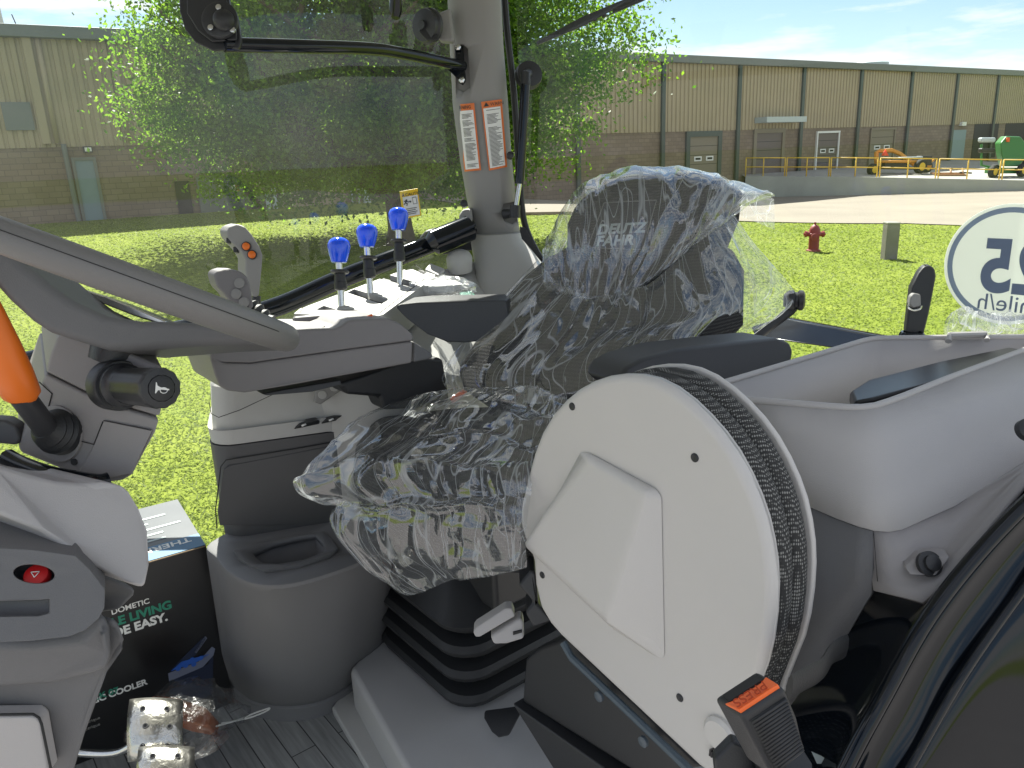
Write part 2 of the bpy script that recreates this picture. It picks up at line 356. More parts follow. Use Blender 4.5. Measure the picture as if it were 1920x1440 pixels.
def framed(x0, y0, x1, y1, mat, fm, bottom, wins=True, fw=.14):
    d, (t0, t1, z0, z1) = opening('dock_door', x0, y0, x1, y1, mat, .02, .03, bottom)
    for t in (t0-fw/2, t1+fw/2): box('door_frame', wp(t, (z0+z1)/2, .05), WD*fw/2, WN*.07, Vector((0, 0, (z1-z0)/2)), fm, wh, smooth=False)
    box('lintel', wp((t0+t1)/2, z1+fw/2, .05), WD*((t1-t0)/2+fw), WN*.08, Vector((0, 0, fw/2)), fm, wh, smooth=False)
    for k in range(1, 5):
        box('door_seam', wp((t0+t1)/2, z0+(z1-z0)*k/5, .053), WD*((t1-t0)/2-.02), WN*.004, Vector((0, 0, .012)), M['dark'], wh, smooth=False)
    if wins:
        for u in (.2, .62):
            c = wp(t0+(t1-t0)*(u+.1), z0+(z1-z0)*.52, .055)
            w = box('window', c, WD*(t1-t0)*.13, WN*.015, Vector((0, 0, .13)), M['white'], wh, smooth=False)
            box('pane', c+WN*.012, WD*(t1-t0)*.09, WN*.008, Vector((0, 0, .06)), M['dark'], w, smooth=False)
framed(1292, 257, 1342, 345, M['tandoor'], M['green'], 1.1, True, .3)
framed(1417, 250, 1462, 305, M['dockdoor'], M['tandoor'], 1.2, False, .25)
framed(1532, 250, 1567, 296, M['dockdoor'], M['white'], 1.3, True, .12)
framed(1633, 244, 1671, 292, M['tandoor'], M['tandoor'], 1.3, True, .12)
opening('steel_door', 1787, 244, 1804, 301, M['bluedoor'], .03, .03, 1.35)
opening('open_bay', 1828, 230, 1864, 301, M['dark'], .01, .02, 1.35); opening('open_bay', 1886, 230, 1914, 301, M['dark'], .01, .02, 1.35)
opening('canopy', 1414, 221, 1488, 230, M['galv'], .5, .45)
opening('wall_light', 1798, 229, 1805, 236, M['white'], .15, .12)
# the near end of the warehouse
d, (t0, t1, z0, z1) = opening('steel_door', 139, 301, 195, 415, M['bluedoor'], .03, .03, 1.33)
for t in (t0-.05, t1+.05): box('door_frame', wp(t, (z0+z1)/2, .05), WD*.05, WN*.06, Vector((0, 0, (z1-z0)/2)), M['eave'], wh, smooth=False)
box('lintel', wp((t0+t1)/2, z1+.05, .05), WD*((t1-t0)/2+.1), WN*.06, Vector((0, 0, .05)), M['eave'], wh, smooth=False)
l0, _ = opening('wall_light', 154, 275, 173, 286, M['dark'], .12, .1); opening('lamp_lens', 157, 277, 171, 284, M['white'], .225, .008, parent=l0)
tz = [wst(118, 270), wst(140, 425)]
tube('downpipe', [wp(tz[0][0], tz[0][1], .12), wp(tz[0][0]+.02, 1.3, .12)], .09, M['eave'], wh, n=10)
for x in (78, 215): tube('downpipe', [wp(wst(x, 120)[0], ZE, .12), wp(wst(x, 120)[0], ZC, .12)], .1, M['clad'], wh, n=8)
opening('vent_louvre', 0, 192, 66, 244, M['eave'], .1, .03)
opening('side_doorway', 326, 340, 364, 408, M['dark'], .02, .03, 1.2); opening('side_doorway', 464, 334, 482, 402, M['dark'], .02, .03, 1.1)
opening('sliding_door', 366, 332, 463, 404, M['eave'], .1, .05, 1.15)
sg, (t0, t1, z0, z1) = opening('door_sign', 432, 347, 446, 358, M['white'], .17, .01); box('sign_panel', wp(t0+(t1-t0)*.76, (z0+z1)/2, .185), WD*(t1-t0)*.24, WN*.004, Vector((0, 0, (z1-z0)*.5)), pm('sign_red', (.5, .09, .04), .5), sg, smooth=False)
# steel screen fence between door and trees
fn = thing('steel_fence', 'tan vertical sheet fence low against the warehouse wall behind the tree', 'fence', wp(wst(580, 360)[0], 1.1, .6))
ta, tb = wst(518, 380)[0], wst(640, 380)[0]; k = int((tb-ta)/.35)
for i in range(k): box('fence_sheet', wp(ta+(i+.5)*(tb-ta)/k, 1.9, .55+.04*(i % 2)), WD*(tb-ta)/k*.5, WN*.015, Vector((0, 0, .75)), M['clad'], fn, smooth=False)
for x, lab in ((506, 'left one of two short pale pipe bollards by the warehouse wall'), (518, 'right one of two short pale pipe bollards by the warehouse wall')):
    b = onplane(x, 400, wp(0, 0, .9), WN); lathe_ = lathe('pipe_bollard', (b.x, b.y, gh(b.x, b.y)-.05), (0, 0, 1), [(.1, 0), (.1, .62 if x == 506 else .8), (.07, .68 if x == 506 else .86), (.0, .7 if x == 506 else .88)], M['galv'], n=12)
    tag(lathe_, lab, 'bollard', 'pale pipe bollards')
# meter box and its post
mb = thing('meter_box', 'small pale utility cabinet on posts near the tree', 'utility box', wp(wst(648, 390)[0], 1.1, 1.5))
tq = wst(641, 350)[0]
box('cabinet', wp(tq, 2.35, 1.3), WD*.22, WN*.12, Vector((0, 0, .26)), M['white'], mb, bevel=.02)
for u in (-.1, .2): tube('post', [wp(tq+u, .9, 1.3), wp(tq+u, 2.1 if u < 0 else 2.9, 1.3)], .04, M['galv'], mb, n=8)
box('pedestal', wp(tq+.55, 1.5, 1.3), WD*.14, WN*.12, Vector((0, 0, .55)), M['galv'], mb, bevel=.02)
# things on the roof
vt = wst(1705, 128)[0]; tag(lathe('roof_vent', wp(vt, ZE+.25, -3), (0, 0, 1), [(1.0, -.2), (1.0, .35), (1.25, .4), (1.25, .55), (.6, .8), (0, .85)], M['galv'], n=20), 'round pale mushroom vent on the warehouse roof', 'roof vent')
for x, nm in ((10, 'tall pale pole standing behind the warehouse roof at far left'), (43, 'thin short dark aerial on the warehouse roof at far left')):
    t = wst(x, 60)[0]; tag(tube('roof_pole', [wp(t, ZE+.2, -1.5), wp(t-.15, ZE+(4.5 if x == 10 else .9), -1.5)], .09 if x == 10 else .02, M['white'] if x == 10 else M['dark'], n=8), nm, 'pole')
# --- hydrant and marker post on the lawn
M['hyd'] = pm('hydrant_red', (.25, .035, .035), .55, 0, .2, 60, .25, 9)
hb = ghit(1525, 471); hy = thing('fire_hydrant', 'dark red fire hydrant standing on the lawn', 'fire hydrant', hb)
lathe('barrel', hb, (0, 0, 1), [(.19, 0), (.19, .04), (.14, .05), (.135, .42), (.17, .44), (.17, .49), (.15, .5), (.14, .6), (.1, .68), (.05, .72), (.03, .73), (.03, .79), (0, .79)], M['hyd'], hy, n=20)
for sgn in (-1, 1): lathe('side_nozzle', hb+Vector((0, 0, .47)), RT*sgn, [(.065, .1), (.065, .21), (.085, .215), (.085, .26), (.03, .27), (.03, .3), (0, .3)], M['hyd'], hy, n=12)
lathe('front_nozzle', hb+Vector((0, 0, .4)), (-.3, -.95, 0), [(.085, .1), (.085, .18), (.105, .19), (.105, .24), (.03, .25), (.03, .28), (0, .28)], M['hyd'], hy, n=12)
pb = ghit(1666, 486); M['post'] = conc('grey_post', (.22, .21, .18), 4)
mp_ = thing('marker_post', 'square grey concrete marker post with pale top on the lawn', 'post', pb)
box('shaft', pb+Vector((0, 0, .42)), RT.normalized()*.16, Vector((0, .13, 0)), Vector((0, 0, .46)), M['post'], mp_, bevel=.02)
box('cap', pb+Vector((0, 0, .905)), RT.normalized()*.163, Vector((0, .133, 0)), Vector((0, 0, .025)), M['dock'], mp_, bevel=.015)
# --- machines on the dock
M['tyre'] = pm('tyre', (.02, .02, .02), .85); M['orange'] = pm('machine_orange', (.55, .24, .03), .45); M['jgreen'] = pm('machine_green', (.03, .16, .035), .4); M['yrim'] = pm('rim_yellow', (.6, .42, .03), .5); M['black'] = pm('black_steel', (.02, .02, .022), .5)
def dock_hit(px, py):
    z = .9
    for _ in range(12):
        q = atz(px, py, z); a = fr_at(px); s0 = (Vector((a.x, a.y, 0))-W0).dot(WN); s = (Vector((q.x, q.y, 0))-W0).dot(WN)
        z = .5*z+.5*(1.35+(a.z-1.35)*min(1, max(0, s/max(s0, .1))))
    return q
def wheel(p, r, w, rim, parent, axis=None):
    ax = Vector(axis) if axis else WN*1.0
    t = lathe('wheel', p+Vector((0, 0, r))-ax.normalized()*w/2, ax, [(r*.55, 0), (r*.92, 0), (r, w*.2), (r, w*.8), (r*.92, w), (r*.55, w)], M['tyre'], parent, n=20)
    lathe('rim', p+Vector((0, 0, r))-ax.normalized()*(w/2+.01), ax, [(r*.2, -.02), (r*.56, 0), (r*.56, w+.02), (r*.2, w+.04)], rim, t, n=16)
m0 = dock_hit(1700, 327); m1 = thing('orange_implement', 'orange wheeled implement with arched frame and red slow-vehicle triangle on the dock', 'farm implement', m0)
dpt = (m0-CAM).dot(FW); MP = lambda x, y, o=0: P(x, y, dpt)+Vector((0, o, 0))
for x, y, r in ((1636, 326, .36), (1724, 327, .42), (1748, 322, .36)):
    b = MP(x, y, .7 if x == 1748 else 0); wheel(Vector((b.x, b.y, m0.z)), r, .3, M['yrim'], m1, (.35, -.94, 0))
tube('arched_frame', [MP(1646, 320, .2), MP(1646, 286, .2), MP(1652, 283, .2), MP(1676, 282, .2), MP(1690, 288, .2), MP(1712, 305, .2), MP(1722, 312, .2), MP(1748, 312, .2)], .13, M['orange'], m1, n=8)
tube('side_beam', [MP(1640, 303, -.2), MP(1720, 303, -.2)], .08, M['orange'], m1, n=8); tube('lower_beam', [MP(1640, 314, .6), MP(1760, 316, .6)], .09, M['black'], m1, n=8)
box('roller_body', MP(1685, 309, .5), RT*.75, Vector((0, .3, 0)), Vector((0, 0, .22)), M['black'], m1, bevel=.05)
box('hydraulic_block', MP(1737, 302, .3), RT*.35, Vector((0, .3, 0)), Vector((0, 0, .3)), M['black'], m1, bevel=.05); tube('cylinder', [MP(1672, 297, -.1), MP(1728, 295, -.1)], .06, M['galv'], m1, n=8)
tube('hitch', [MP(1740, 310, .3), MP(1756, 300, .3)], .07, M['orange'], m1, n=8)
prism('warning_triangle', [MP(1648, 292, -.3), MP(1662, 292, -.3), MP(1656, 280, -.3)], (0, .03, 0), pm('triangle_red', (.75, .06, .02), .4), m1)
w0 = dock_hit(1785, 330); wf = thing('wooden_frame', 'low orange-brown wooden pallet frame lying on the dock by the rail', 'pallet', w0); dpt = (w0-CAM).dot(FW)
M['wood'] = pm('pallet_wood', (.36, .2, .1), .8, 0, .3, 40, .2)
for k in range(4): box('plank', Vector((w0.x, w0.y+.25*k, w0.z+.06+.03*k)), RT*.85, Vector((0, .09, 0)), Vector((0, 0, .04)), M['wood'], wf, smooth=False)
for u in (-.7, 0, .7): tube('brace', [w0+RT*u+Vector((0, .1, .1)), w0+RT*(u+.25)+Vector((0, .7, .42))], .05, M['wood'], wf, n=4)
tube('bar', [w0+RT*.6+Vector((0, .3, .2)), w0+RT*1.3+Vector((0, .3, .16))], .05, M['black'], wf, n=6)
g0 = dock_hit(1880, 333); gm = thing('green_implement', 'tall green farm implement with yellow wheels standing on the dock', 'farm implement', g0); dpt = (g0-CAM).dot(FW)
for x, y, r, o in ((1861, 333, .34, 0), (1881, 333, .36, .9), (1914, 335, .36, 0)):
    b = MP(x, y, o); wheel(Vector((b.x, b.y, g0.z)), r, .26, M['yrim'], gm, (.45, -.9, 0))
prism('hopper', [MP(1876, 268), MP(1887, 255), MP(1914, 256), MP(1926, 272), MP(1922, 296), MP(1912, 312), MP(1884, 312), MP(1878, 290)], (.4, 1.2, 0), M['jgreen'], gm, bevel=.08)
box('chassis', MP(1893, 320, .5), RT*.9, Vector((0, .4, 0)), Vector((0, 0, .16)), M['jgreen'], gm, bevel=.04)
for y in (262, 282): box('seed_tube', MP(1860, y, .5), RT*.42, Vector((0, .2, 0)), Vector((0, 0, .13)), M['galv'] if y == 262 else M['black'], gm, bevel=.08)
tube('boom', [MP(1850, 270, .5), MP(1850, 310, .5), MP(1885, 318, .5)], .07, M['jgreen'], gm, n=6); box('reflector', MP(1889, 262, -.05), RT*.09, Vector((0, .02, 0)), Vector((0, 0, .12)), pm('reflector_orange', (.7, .1, .02), .4), gm)
# --- the tree
def bark():
    return pm('bark', (.085, .065, .05), .95, 0, .9, 18, .3, 6, detail=8)
def leaf_mat():
    m, n, l, b, o = nodes('leaf'); b.inputs['Roughness'].default_value = .5; b.inputs['Specular IOR Level'].default_value = .3
    g = n.new('ShaderNodeNewGeometry'); r = n.new('ShaderNodeValToRGB'); e = r.color_ramp.elements
    e[0].color = (.045, .10, .016, 1); e[1].color = (.13, .20, .04, 1); l.new(g.outputs['Random Per Island'], r.inputs[0])
    t = n.new('ShaderNodeBsdfTranslucent'); x = n.new('ShaderNodeMixShader'); x.inputs[0].default_value = .58
    tm = n.new('ShaderNodeMix'); tm.data_type = 'RGBA'; tm.blend_type = 'MULTIPLY'; tm.inputs['Factor'].default_value = 1; tm.inputs['B'].default_value = (2.0, 2.2, .8, 1); l.new(r.outputs[0], tm.inputs['A'])
    l.new(r.outputs[0], b.inputs['Base Color']); l.new(tm.outputs['Result'], t.inputs[0]); l.new(b.outputs[0], x.inputs[1]); l.new(t.outputs[0], x.inputs[2]); l.new(x.outputs[0], o.inputs[0])
    return m
M['bark'] = bark(); M['leaf'] = leaf_mat()
tb = ghit(752, 458); tree = thing('broadleaf_tree', 'large spreading green tree in front of the warehouse', 'tree', tb)
segs = []; tips = []
def limb(p, d, r, ln, lv):
    pts = [p]; k = 5
    for i in range(k):
        d = (d+Vector((random.uniform(-.18, .18), random.uniform(-.18, .18), random.uniform(-.05, .14)))).normalized(); p = p+d*ln/k; pts.append(p)
    segs.append(tube_data(pts, [r*(1-.45*i/k) for i in range(k+1)], 8 if lv < 2 else 5))
    if lv >= 3: tips.append(p); tips.append(pts[3]); return
    for i in range(3 if lv else 4):
        a = random.uniform(0, 6.28); q = pts[random.randint(3, k)]
        nd = (d*.55+Vector((math.cos(a)*.95, math.sin(a)*.7, random.uniform(-.15, .55)))).normalized(); limb(q, nd, r*.55, ln*random.uniform(.62, .85), lv+1)
trunk = [tb+Vector((0, 0, -.2)), tb+Vector((.02, 0, .5)), tb+Vector((-.02, 0, 1.1)), tb+Vector((0, 0, 1.6))]
segs.append(tube_data(trunk, [.48, .36, .33, .36], 12))
for dv in ((-.75, -.1, .8), (.7, .1, .8), (.05, .4, 1), (-.15, -.45, .9), (.95, .1, .35), (-.95, 0, .35)): limb(tb+Vector((0, 0, 1.4)), Vector(dv).normalized(), .22, 3.6, 1)
mk('trunk', *merge(*segs), M['bark'], tree, fix=False)
cc = tb+Vector((-.35, .3, 5.5)); rad = np.array([6.6, 4.0, 5.6])
K = 2100; u = rng.normal(size=(K, 3)); u /= np.linalg.norm(u, axis=1)[:, None]
rr = .4+.6*rng.random(K)**.7; bump_ = np.array([noise.noise(Vector(v)*2.3) for v in u])*.32+np.array([noise.noise(Vector(v)*5.5) for v in u])*.2
cl = np.array(cc)+u*rad*(rr*(1+bump_))[:, None]
cl = np.concatenate([cl, np.array([tuple(p) for p in tips])]); cl = cl[cl[:, 2] > tb.z+1.15+.6*rng.random(len(cl))]
L = 105; cen = np.repeat(cl, L, 0); sc_ = np.repeat(.28+.38*rng.random(len(cl)), L)[:, None]
cen = cen+rng.normal(size=cen.shape)*sc_*np.array([1, 1, .55])
n = len(cen); a1 = rng.normal(size=(n, 3)); a1 /= np.linalg.norm(a1, axis=1)[:, None]; a2 = np.cross(a1, rng.normal(size=(n, 3))); a2 /= np.linalg.norm(a2, axis=1)[:, None]
s1 = (.045+.04*rng.random(n))[:, None]; s2 = s1*.55
V = np.stack([cen-a1*s1, cen+a2*s2, cen+a1*s1, cen-a2*s2], 1)
np_mesh('crown', V, 4, M['leaf'], tree)
# ================================================================== CAB INTERIOR
RV = Vector((.788, .616, 0)); SV = Vector((-.616, .788, 0)); ZV = Vector((0, 0, 1)); NZ = Vector((0, 0, -1))
FZ = 1.75
def pr(pts, d=None): return [P(p[0], p[1], p[2] if len(p) > 2 else d) for p in pts]
def zr(pts, z): return [atz(x, y, z) for x, y in pts]
def cut(o, cutters):
    """boolean the cutters out of o and drop them"""
    for c in cutters:
        m = o.modifiers.new('c', 'BOOLEAN'); m.operation = 'DIFFERENCE'; m.object = c; m.solver = 'EXACT'
        # cuts come before bevels
        idx = o.modifiers.find('c'); o.modifiers.move(len(o.modifiers)-1, 0)
        bpy.context.view_layer.update(); dg = bpy.context.evaluated_depsgraph_get()
        keep = [(k.type, {p: getattr(k, p) for p in ('width', 'segments', 'limit_method', 'angle_limit', 'harden_normals')} if k.type == 'BEVEL' else {}) for k in o.modifiers if k.type != 'BOOLEAN']
        for k in list(o.modifiers):
            if k.type != 'BOOLEAN': o.modifiers.remove(k)
        bpy.context.view_layer.update(); dg = bpy.context.evaluated_depsgraph_get()
        me = bpy.data.meshes.new_from_object(o.evaluated_get(dg)); o.modifiers.clear(); o.data = me
        for ty, pp in keep:
            k = o.modifiers.new('b', ty)
            for a, b in pp.items(): setattr(k, a, b)
        bpy.data.objects.remove(c)
    return o
def line(name, pts, mat, parent, r=.0008): return tube(name, pts, r, mat, parent, n=5, fix=False)
# materials ----------------------------------------------------------
M['pgrey'] = pm('grey_plastic', (.25, .245, .235), .55, 0, .25, 900, .05)
M['plight'] = pm('light_grey_plastic', (.43, .425, .405), .55, 0, .22, 900, .04)
M['pmid'] = pm('mid_grey_plastic', (.135, .134, .137), .55, 0, .25, 900, .06)
M['pdark'] = pm('dark_grey_plastic', (.066, .066, .069), .5, 0, .25, 900, .08)
M['pwarm'] = pm('warm_grey_plastic', (.185, .175, .175), .5, 0, .2, 900, .05)
M['pcol'] = pm('column_grey_plastic', (.26, .245, .24), .5, 0, .2, 900, .05); M['pflange'] = pm('flange_grey_plastic', (.29, .275, .275), .48, 0, .25, 900, .05)
M['pwhite'] = pm('white_shell_plastic', (.57, .55, .53), .5, 0, .18, 1100, .03)
M['ptub'] = pm('violet_grey_plastic', (.41, .395, .39), .5, 0, .25, 900, .05)
M['prubber'] = pm('black_rubber', (.018, .019, .021), .5, 0, .2, 500, .15)
M['pblack'] = pm('black_plastic', (.022, .023, .026), .42, 0, .2, 700, .1)
M['gloss'] = pm('gloss_black_paint', (.004, .006, .009), .06, 0, 0, var=.1, spec=.38, rvar=.03)
M['chrome'] = pm('bright_steel', (.62, .62, .6), .22, 1.0, 0, var=.05)
M['blue'] = pm('blue_gloss', (.006, .085, .85), .12, 0, 0, var=.03, coat=.6, rvar=.03)
M['orangep'] = pm('orange_plastic', (.75, .16, .012), .4, 0, 0, var=.04)
M['redor'] = pm('red_orange_plastic', (.9, .15, .025), .35, 0, 0, var=.04)
M['redp'] = pm('red_plastic', (.55, .012, .015), .35, 0, 0, var=.04)
M['seam'] = pm('seam_shadow', (.03, .03, .03), .9)
M['print'] = pm('white_print', (.75, .75, .72), .5); M['inkb'] = pm('black_ink', (.03, .03, .03), .6); M['greenp'] = pm('green_print', (.02, .22, .14), .5); M['bluep'] = pm('blue_print', (.12, .36, .62), .5)
def fabric(name, dark, light, scale=330):
    m, n, l, b, o = nodes(name); b.inputs['Roughness'].default_value = .85; b.inputs['Specular IOR Level'].default_value = .2
    t = n.new('ShaderNodeTexCoord'); mp = n.new('ShaderNodeMapping'); mp.inputs['Scale'].default_value = (1, 1, .55); l.new(t.outputs['Object'], mp.inputs['Vector'])
    v = n.new('ShaderNodeTexVoronoi'); v.inputs['Scale'].default_value = scale; v.inputs['Randomness'].default_value = .12; l.new(mp.outputs[0], v.inputs['Vector'])
    r = n.new('ShaderNodeValToRGB'); e = r.color_ramp.elements; e[0].position = .22; e[0].color = light; e[1].position = .45; e[1].color = dark
    l.new(v.outputs['Distance'], r.inputs[0]); l.new(r.outputs[0], b.inputs['Base Color'])
    u = n.new('ShaderNodeBump'); u.inputs['Strength'].default_value = .6; u.inputs['Distance'].default_value = .0015; u.invert = True; l.new(v.outputs['Distance'], u.inputs['Height']); l.new(u.outputs[0], b.inputs['Normal'])
    return m
M['fab'] = fabric('seat_mesh_fabric', (.014, .014, .015, 1), (.10, .097, .095, 1)); M['fab2'] = fabric('folding_seat_fabric', (.045, .045, .045, 1), (.30, .30, .285, 1), 400)
def schlick(n, l, f0, nrm=None):
    w = n.new('ShaderNodeLayerWeight'); w.inputs['Blend'].default_value = .5
    if nrm is not None: l.new(nrm, w.inputs['Normal'])
    p = n.new('ShaderNodeMath'); p.operation = 'POWER'; p.inputs[1].default_value = 5; l.new(w.outputs['Facing'], p.inputs[0])
    a = n.new('ShaderNodeMath'); a.operation = 'MULTIPLY_ADD'; a.use_clamp = True; a.inputs[1].default_value = 1-f0; a.inputs[2].default_value = f0; l.new(p.outputs[0], a.inputs[0])
    return a.outputs[0]
def glass(name, tint, refl=.9, dust=.05, f0=.06):
    m, n, l, b, o = nodes(name); n.remove(b)
    tr = n.new('ShaderNodeBsdfTransparent'); tr.inputs[0].default_value = tint; gl = n.new('ShaderNodeBsdfGlossy'); gl.inputs['Roughness'].default_value = .008; gl.inputs[0].default_value = (refl, refl, refl, 1)
    x = n.new('ShaderNodeMixShader'); l.new(schlick(n, l, f0), x.inputs[0]); l.new(tr.outputs[0], x.inputs[1]); l.new(gl.outputs[0], x.inputs[2])
    df = n.new('ShaderNodeBsdfTranslucent'); df.inputs[0].default_value = (.8, .82, .76, 1); y = n.new('ShaderNodeMixShader')
    t = n.new('ShaderNodeTexCoord'); z = n.new('ShaderNodeTexNoise'); z.inputs['Scale'].default_value = 3.5; z.inputs['Detail'].default_value = 8; z.inputs['Roughness'].default_value = .65; l.new(t.outputs['Object'], z.inputs['Vector'])
    v = n.new('ShaderNodeTexVoronoi'); v.inputs['Scale'].default_value = 55; l.new(t.outputs['Object'], v.inputs['Vector'])
    sp = n.new('ShaderNodeMapRange'); sp.inputs['From Min'].default_value = .02; sp.inputs['From Max'].default_value = .06; sp.inputs['To Min'].default_value = .05; sp.inputs['To Max'].default_value = 0; l.new(v.outputs['Distance'], sp.inputs['Value'])
    r = n.new('ShaderNodeMapRange'); r.inputs['From Min'].default_value = .35; r.inputs['From Max'].default_value = .75; r.inputs['To Min'].default_value = dust*.3; r.inputs['To Max'].default_value = dust*1.6; l.new(z.outputs[0], r.inputs['Value'])
    ad = n.new('ShaderNodeMath'); ad.operation = 'ADD'; ad.use_clamp = True; l.new(r.outputs[0], ad.inputs[0]); l.new(sp.outputs[0], ad.inputs[1])
    l.new(ad.outputs[0], y.inputs[0]); l.new(x.outputs[0], y.inputs[1]); l.new(df.outputs[0], y.inputs[2]); l.new(y.outputs[0], o.inputs[0])
    return m
M['glass'] = glass('dusty_side_glass', (.94, .975, .945, 1), 1.0, .012, .036); M['rglass'] = glass('rear_glass', (.92, .96, .94, 1), .8, .004, .03)
def film(name, base=.15, amp=.8, sc=15, white=.045):
    m, n, l, b, o = nodes(name); n.remove(b)
    t = n.new('ShaderNodeTexCoord')
    w = n.new('ShaderNodeTexNoise'); w.inputs['Scale'].default_value = 7; w.inputs['Detail'].default_value = 3; l.new(t.outputs['Object'], w.inputs['Vector'])
    av = n.new('ShaderNodeVectorMath'); av.operation = 'MULTIPLY_ADD'; av.inputs[1].default_value = (.22, .22, .22); l.new(w.outputs['Color'], av.inputs[0]); l.new(t.outputs['Object'], av.inputs[2])
    mpg = n.new('ShaderNodeMapping'); mpg.inputs['Scale'].default_value = (1.6, 1.0, .55); mpg.inputs['Rotation'].default_value = (.3, .5, .4); l.new(av.outputs[0], mpg.inputs['Vector'])
    v = n.new('ShaderNodeTexVoronoi'); v.feature = 'DISTANCE_TO_EDGE'; v.inputs['Scale'].default_value = sc; l.new(mpg.outputs[0], v.inputs['Vector'])
    v2 = n.new('ShaderNodeTexNoise'); v2.inputs['Scale'].default_value = sc*2.4; v2.inputs['Detail'].default_value = 5; v2.inputs['Distortion'].default_value = 1.5; l.new(mpg.outputs[0], v2.inputs['Vector'])
    hm = n.new('ShaderNodeMath'); hm.operation = 'MULTIPLY_ADD'; hm.inputs[1].default_value = .9; l.new(v2.outputs[0], hm.inputs[0]); l.new(v.outputs[0], hm.inputs[2])
    u = n.new('ShaderNodeBump'); u.inputs['Strength'].default_value = amp; u.inputs['Distance'].default_value = .012; l.new(hm.outputs[0], u.inputs['Height'])
    tr = n.new('ShaderNodeBsdfTransparent'); tr.inputs[0].default_value = (.93, .94, .95, 1); gl = n.new('ShaderNodeBsdfGlossy'); gl.inputs['Roughness'].default_value = .17; l.new(u.outputs[0], gl.inputs['Normal'])
    
    x = n.new('ShaderNodeMixShader'); l.new(schlick(n, l, base, u.outputs[0]), x.inputs[0]); l.new(tr.outputs[0], x.inputs[1]); l.new(gl.outputs[0], x.inputs[2])
    tl = n.new('ShaderNodeBsdfTranslucent'); tl.inputs[0].default_value = (.9, .93, .95, 1); df = n.new('ShaderNodeBsdfDiffuse'); df.inputs[0].default_value = (.9, .93, .95, 1); l.new(u.outputs[0], df.inputs['Normal'])
    m2 = n.new('ShaderNodeMixShader'); m2.inputs[0].default_value = .5; l.new(tl.outputs[0], m2.inputs[1]); l.new(df.outputs[0], m2.inputs[2])
    # fold highlights painted in: creases mixed whiter than the flats
    ed = n.new('ShaderNodeMapRange'); ed.inputs['From Min'].default_value = 0; ed.inputs['From Max'].default_value = .05; ed.inputs['To Min'].default_value = white*4; ed.inputs['To Max'].default_value = white; l.new(v.outputs[0], ed.inputs['Value'])
    y = n.new('ShaderNodeMixShader'); l.new(ed.outputs[0], y.inputs[0]); l.new(x.outputs[0], y.inputs[1]); l.new(m2.outputs[0], y.inputs[2]); l.new(y.outputs[0], o.inputs[0])
    return m
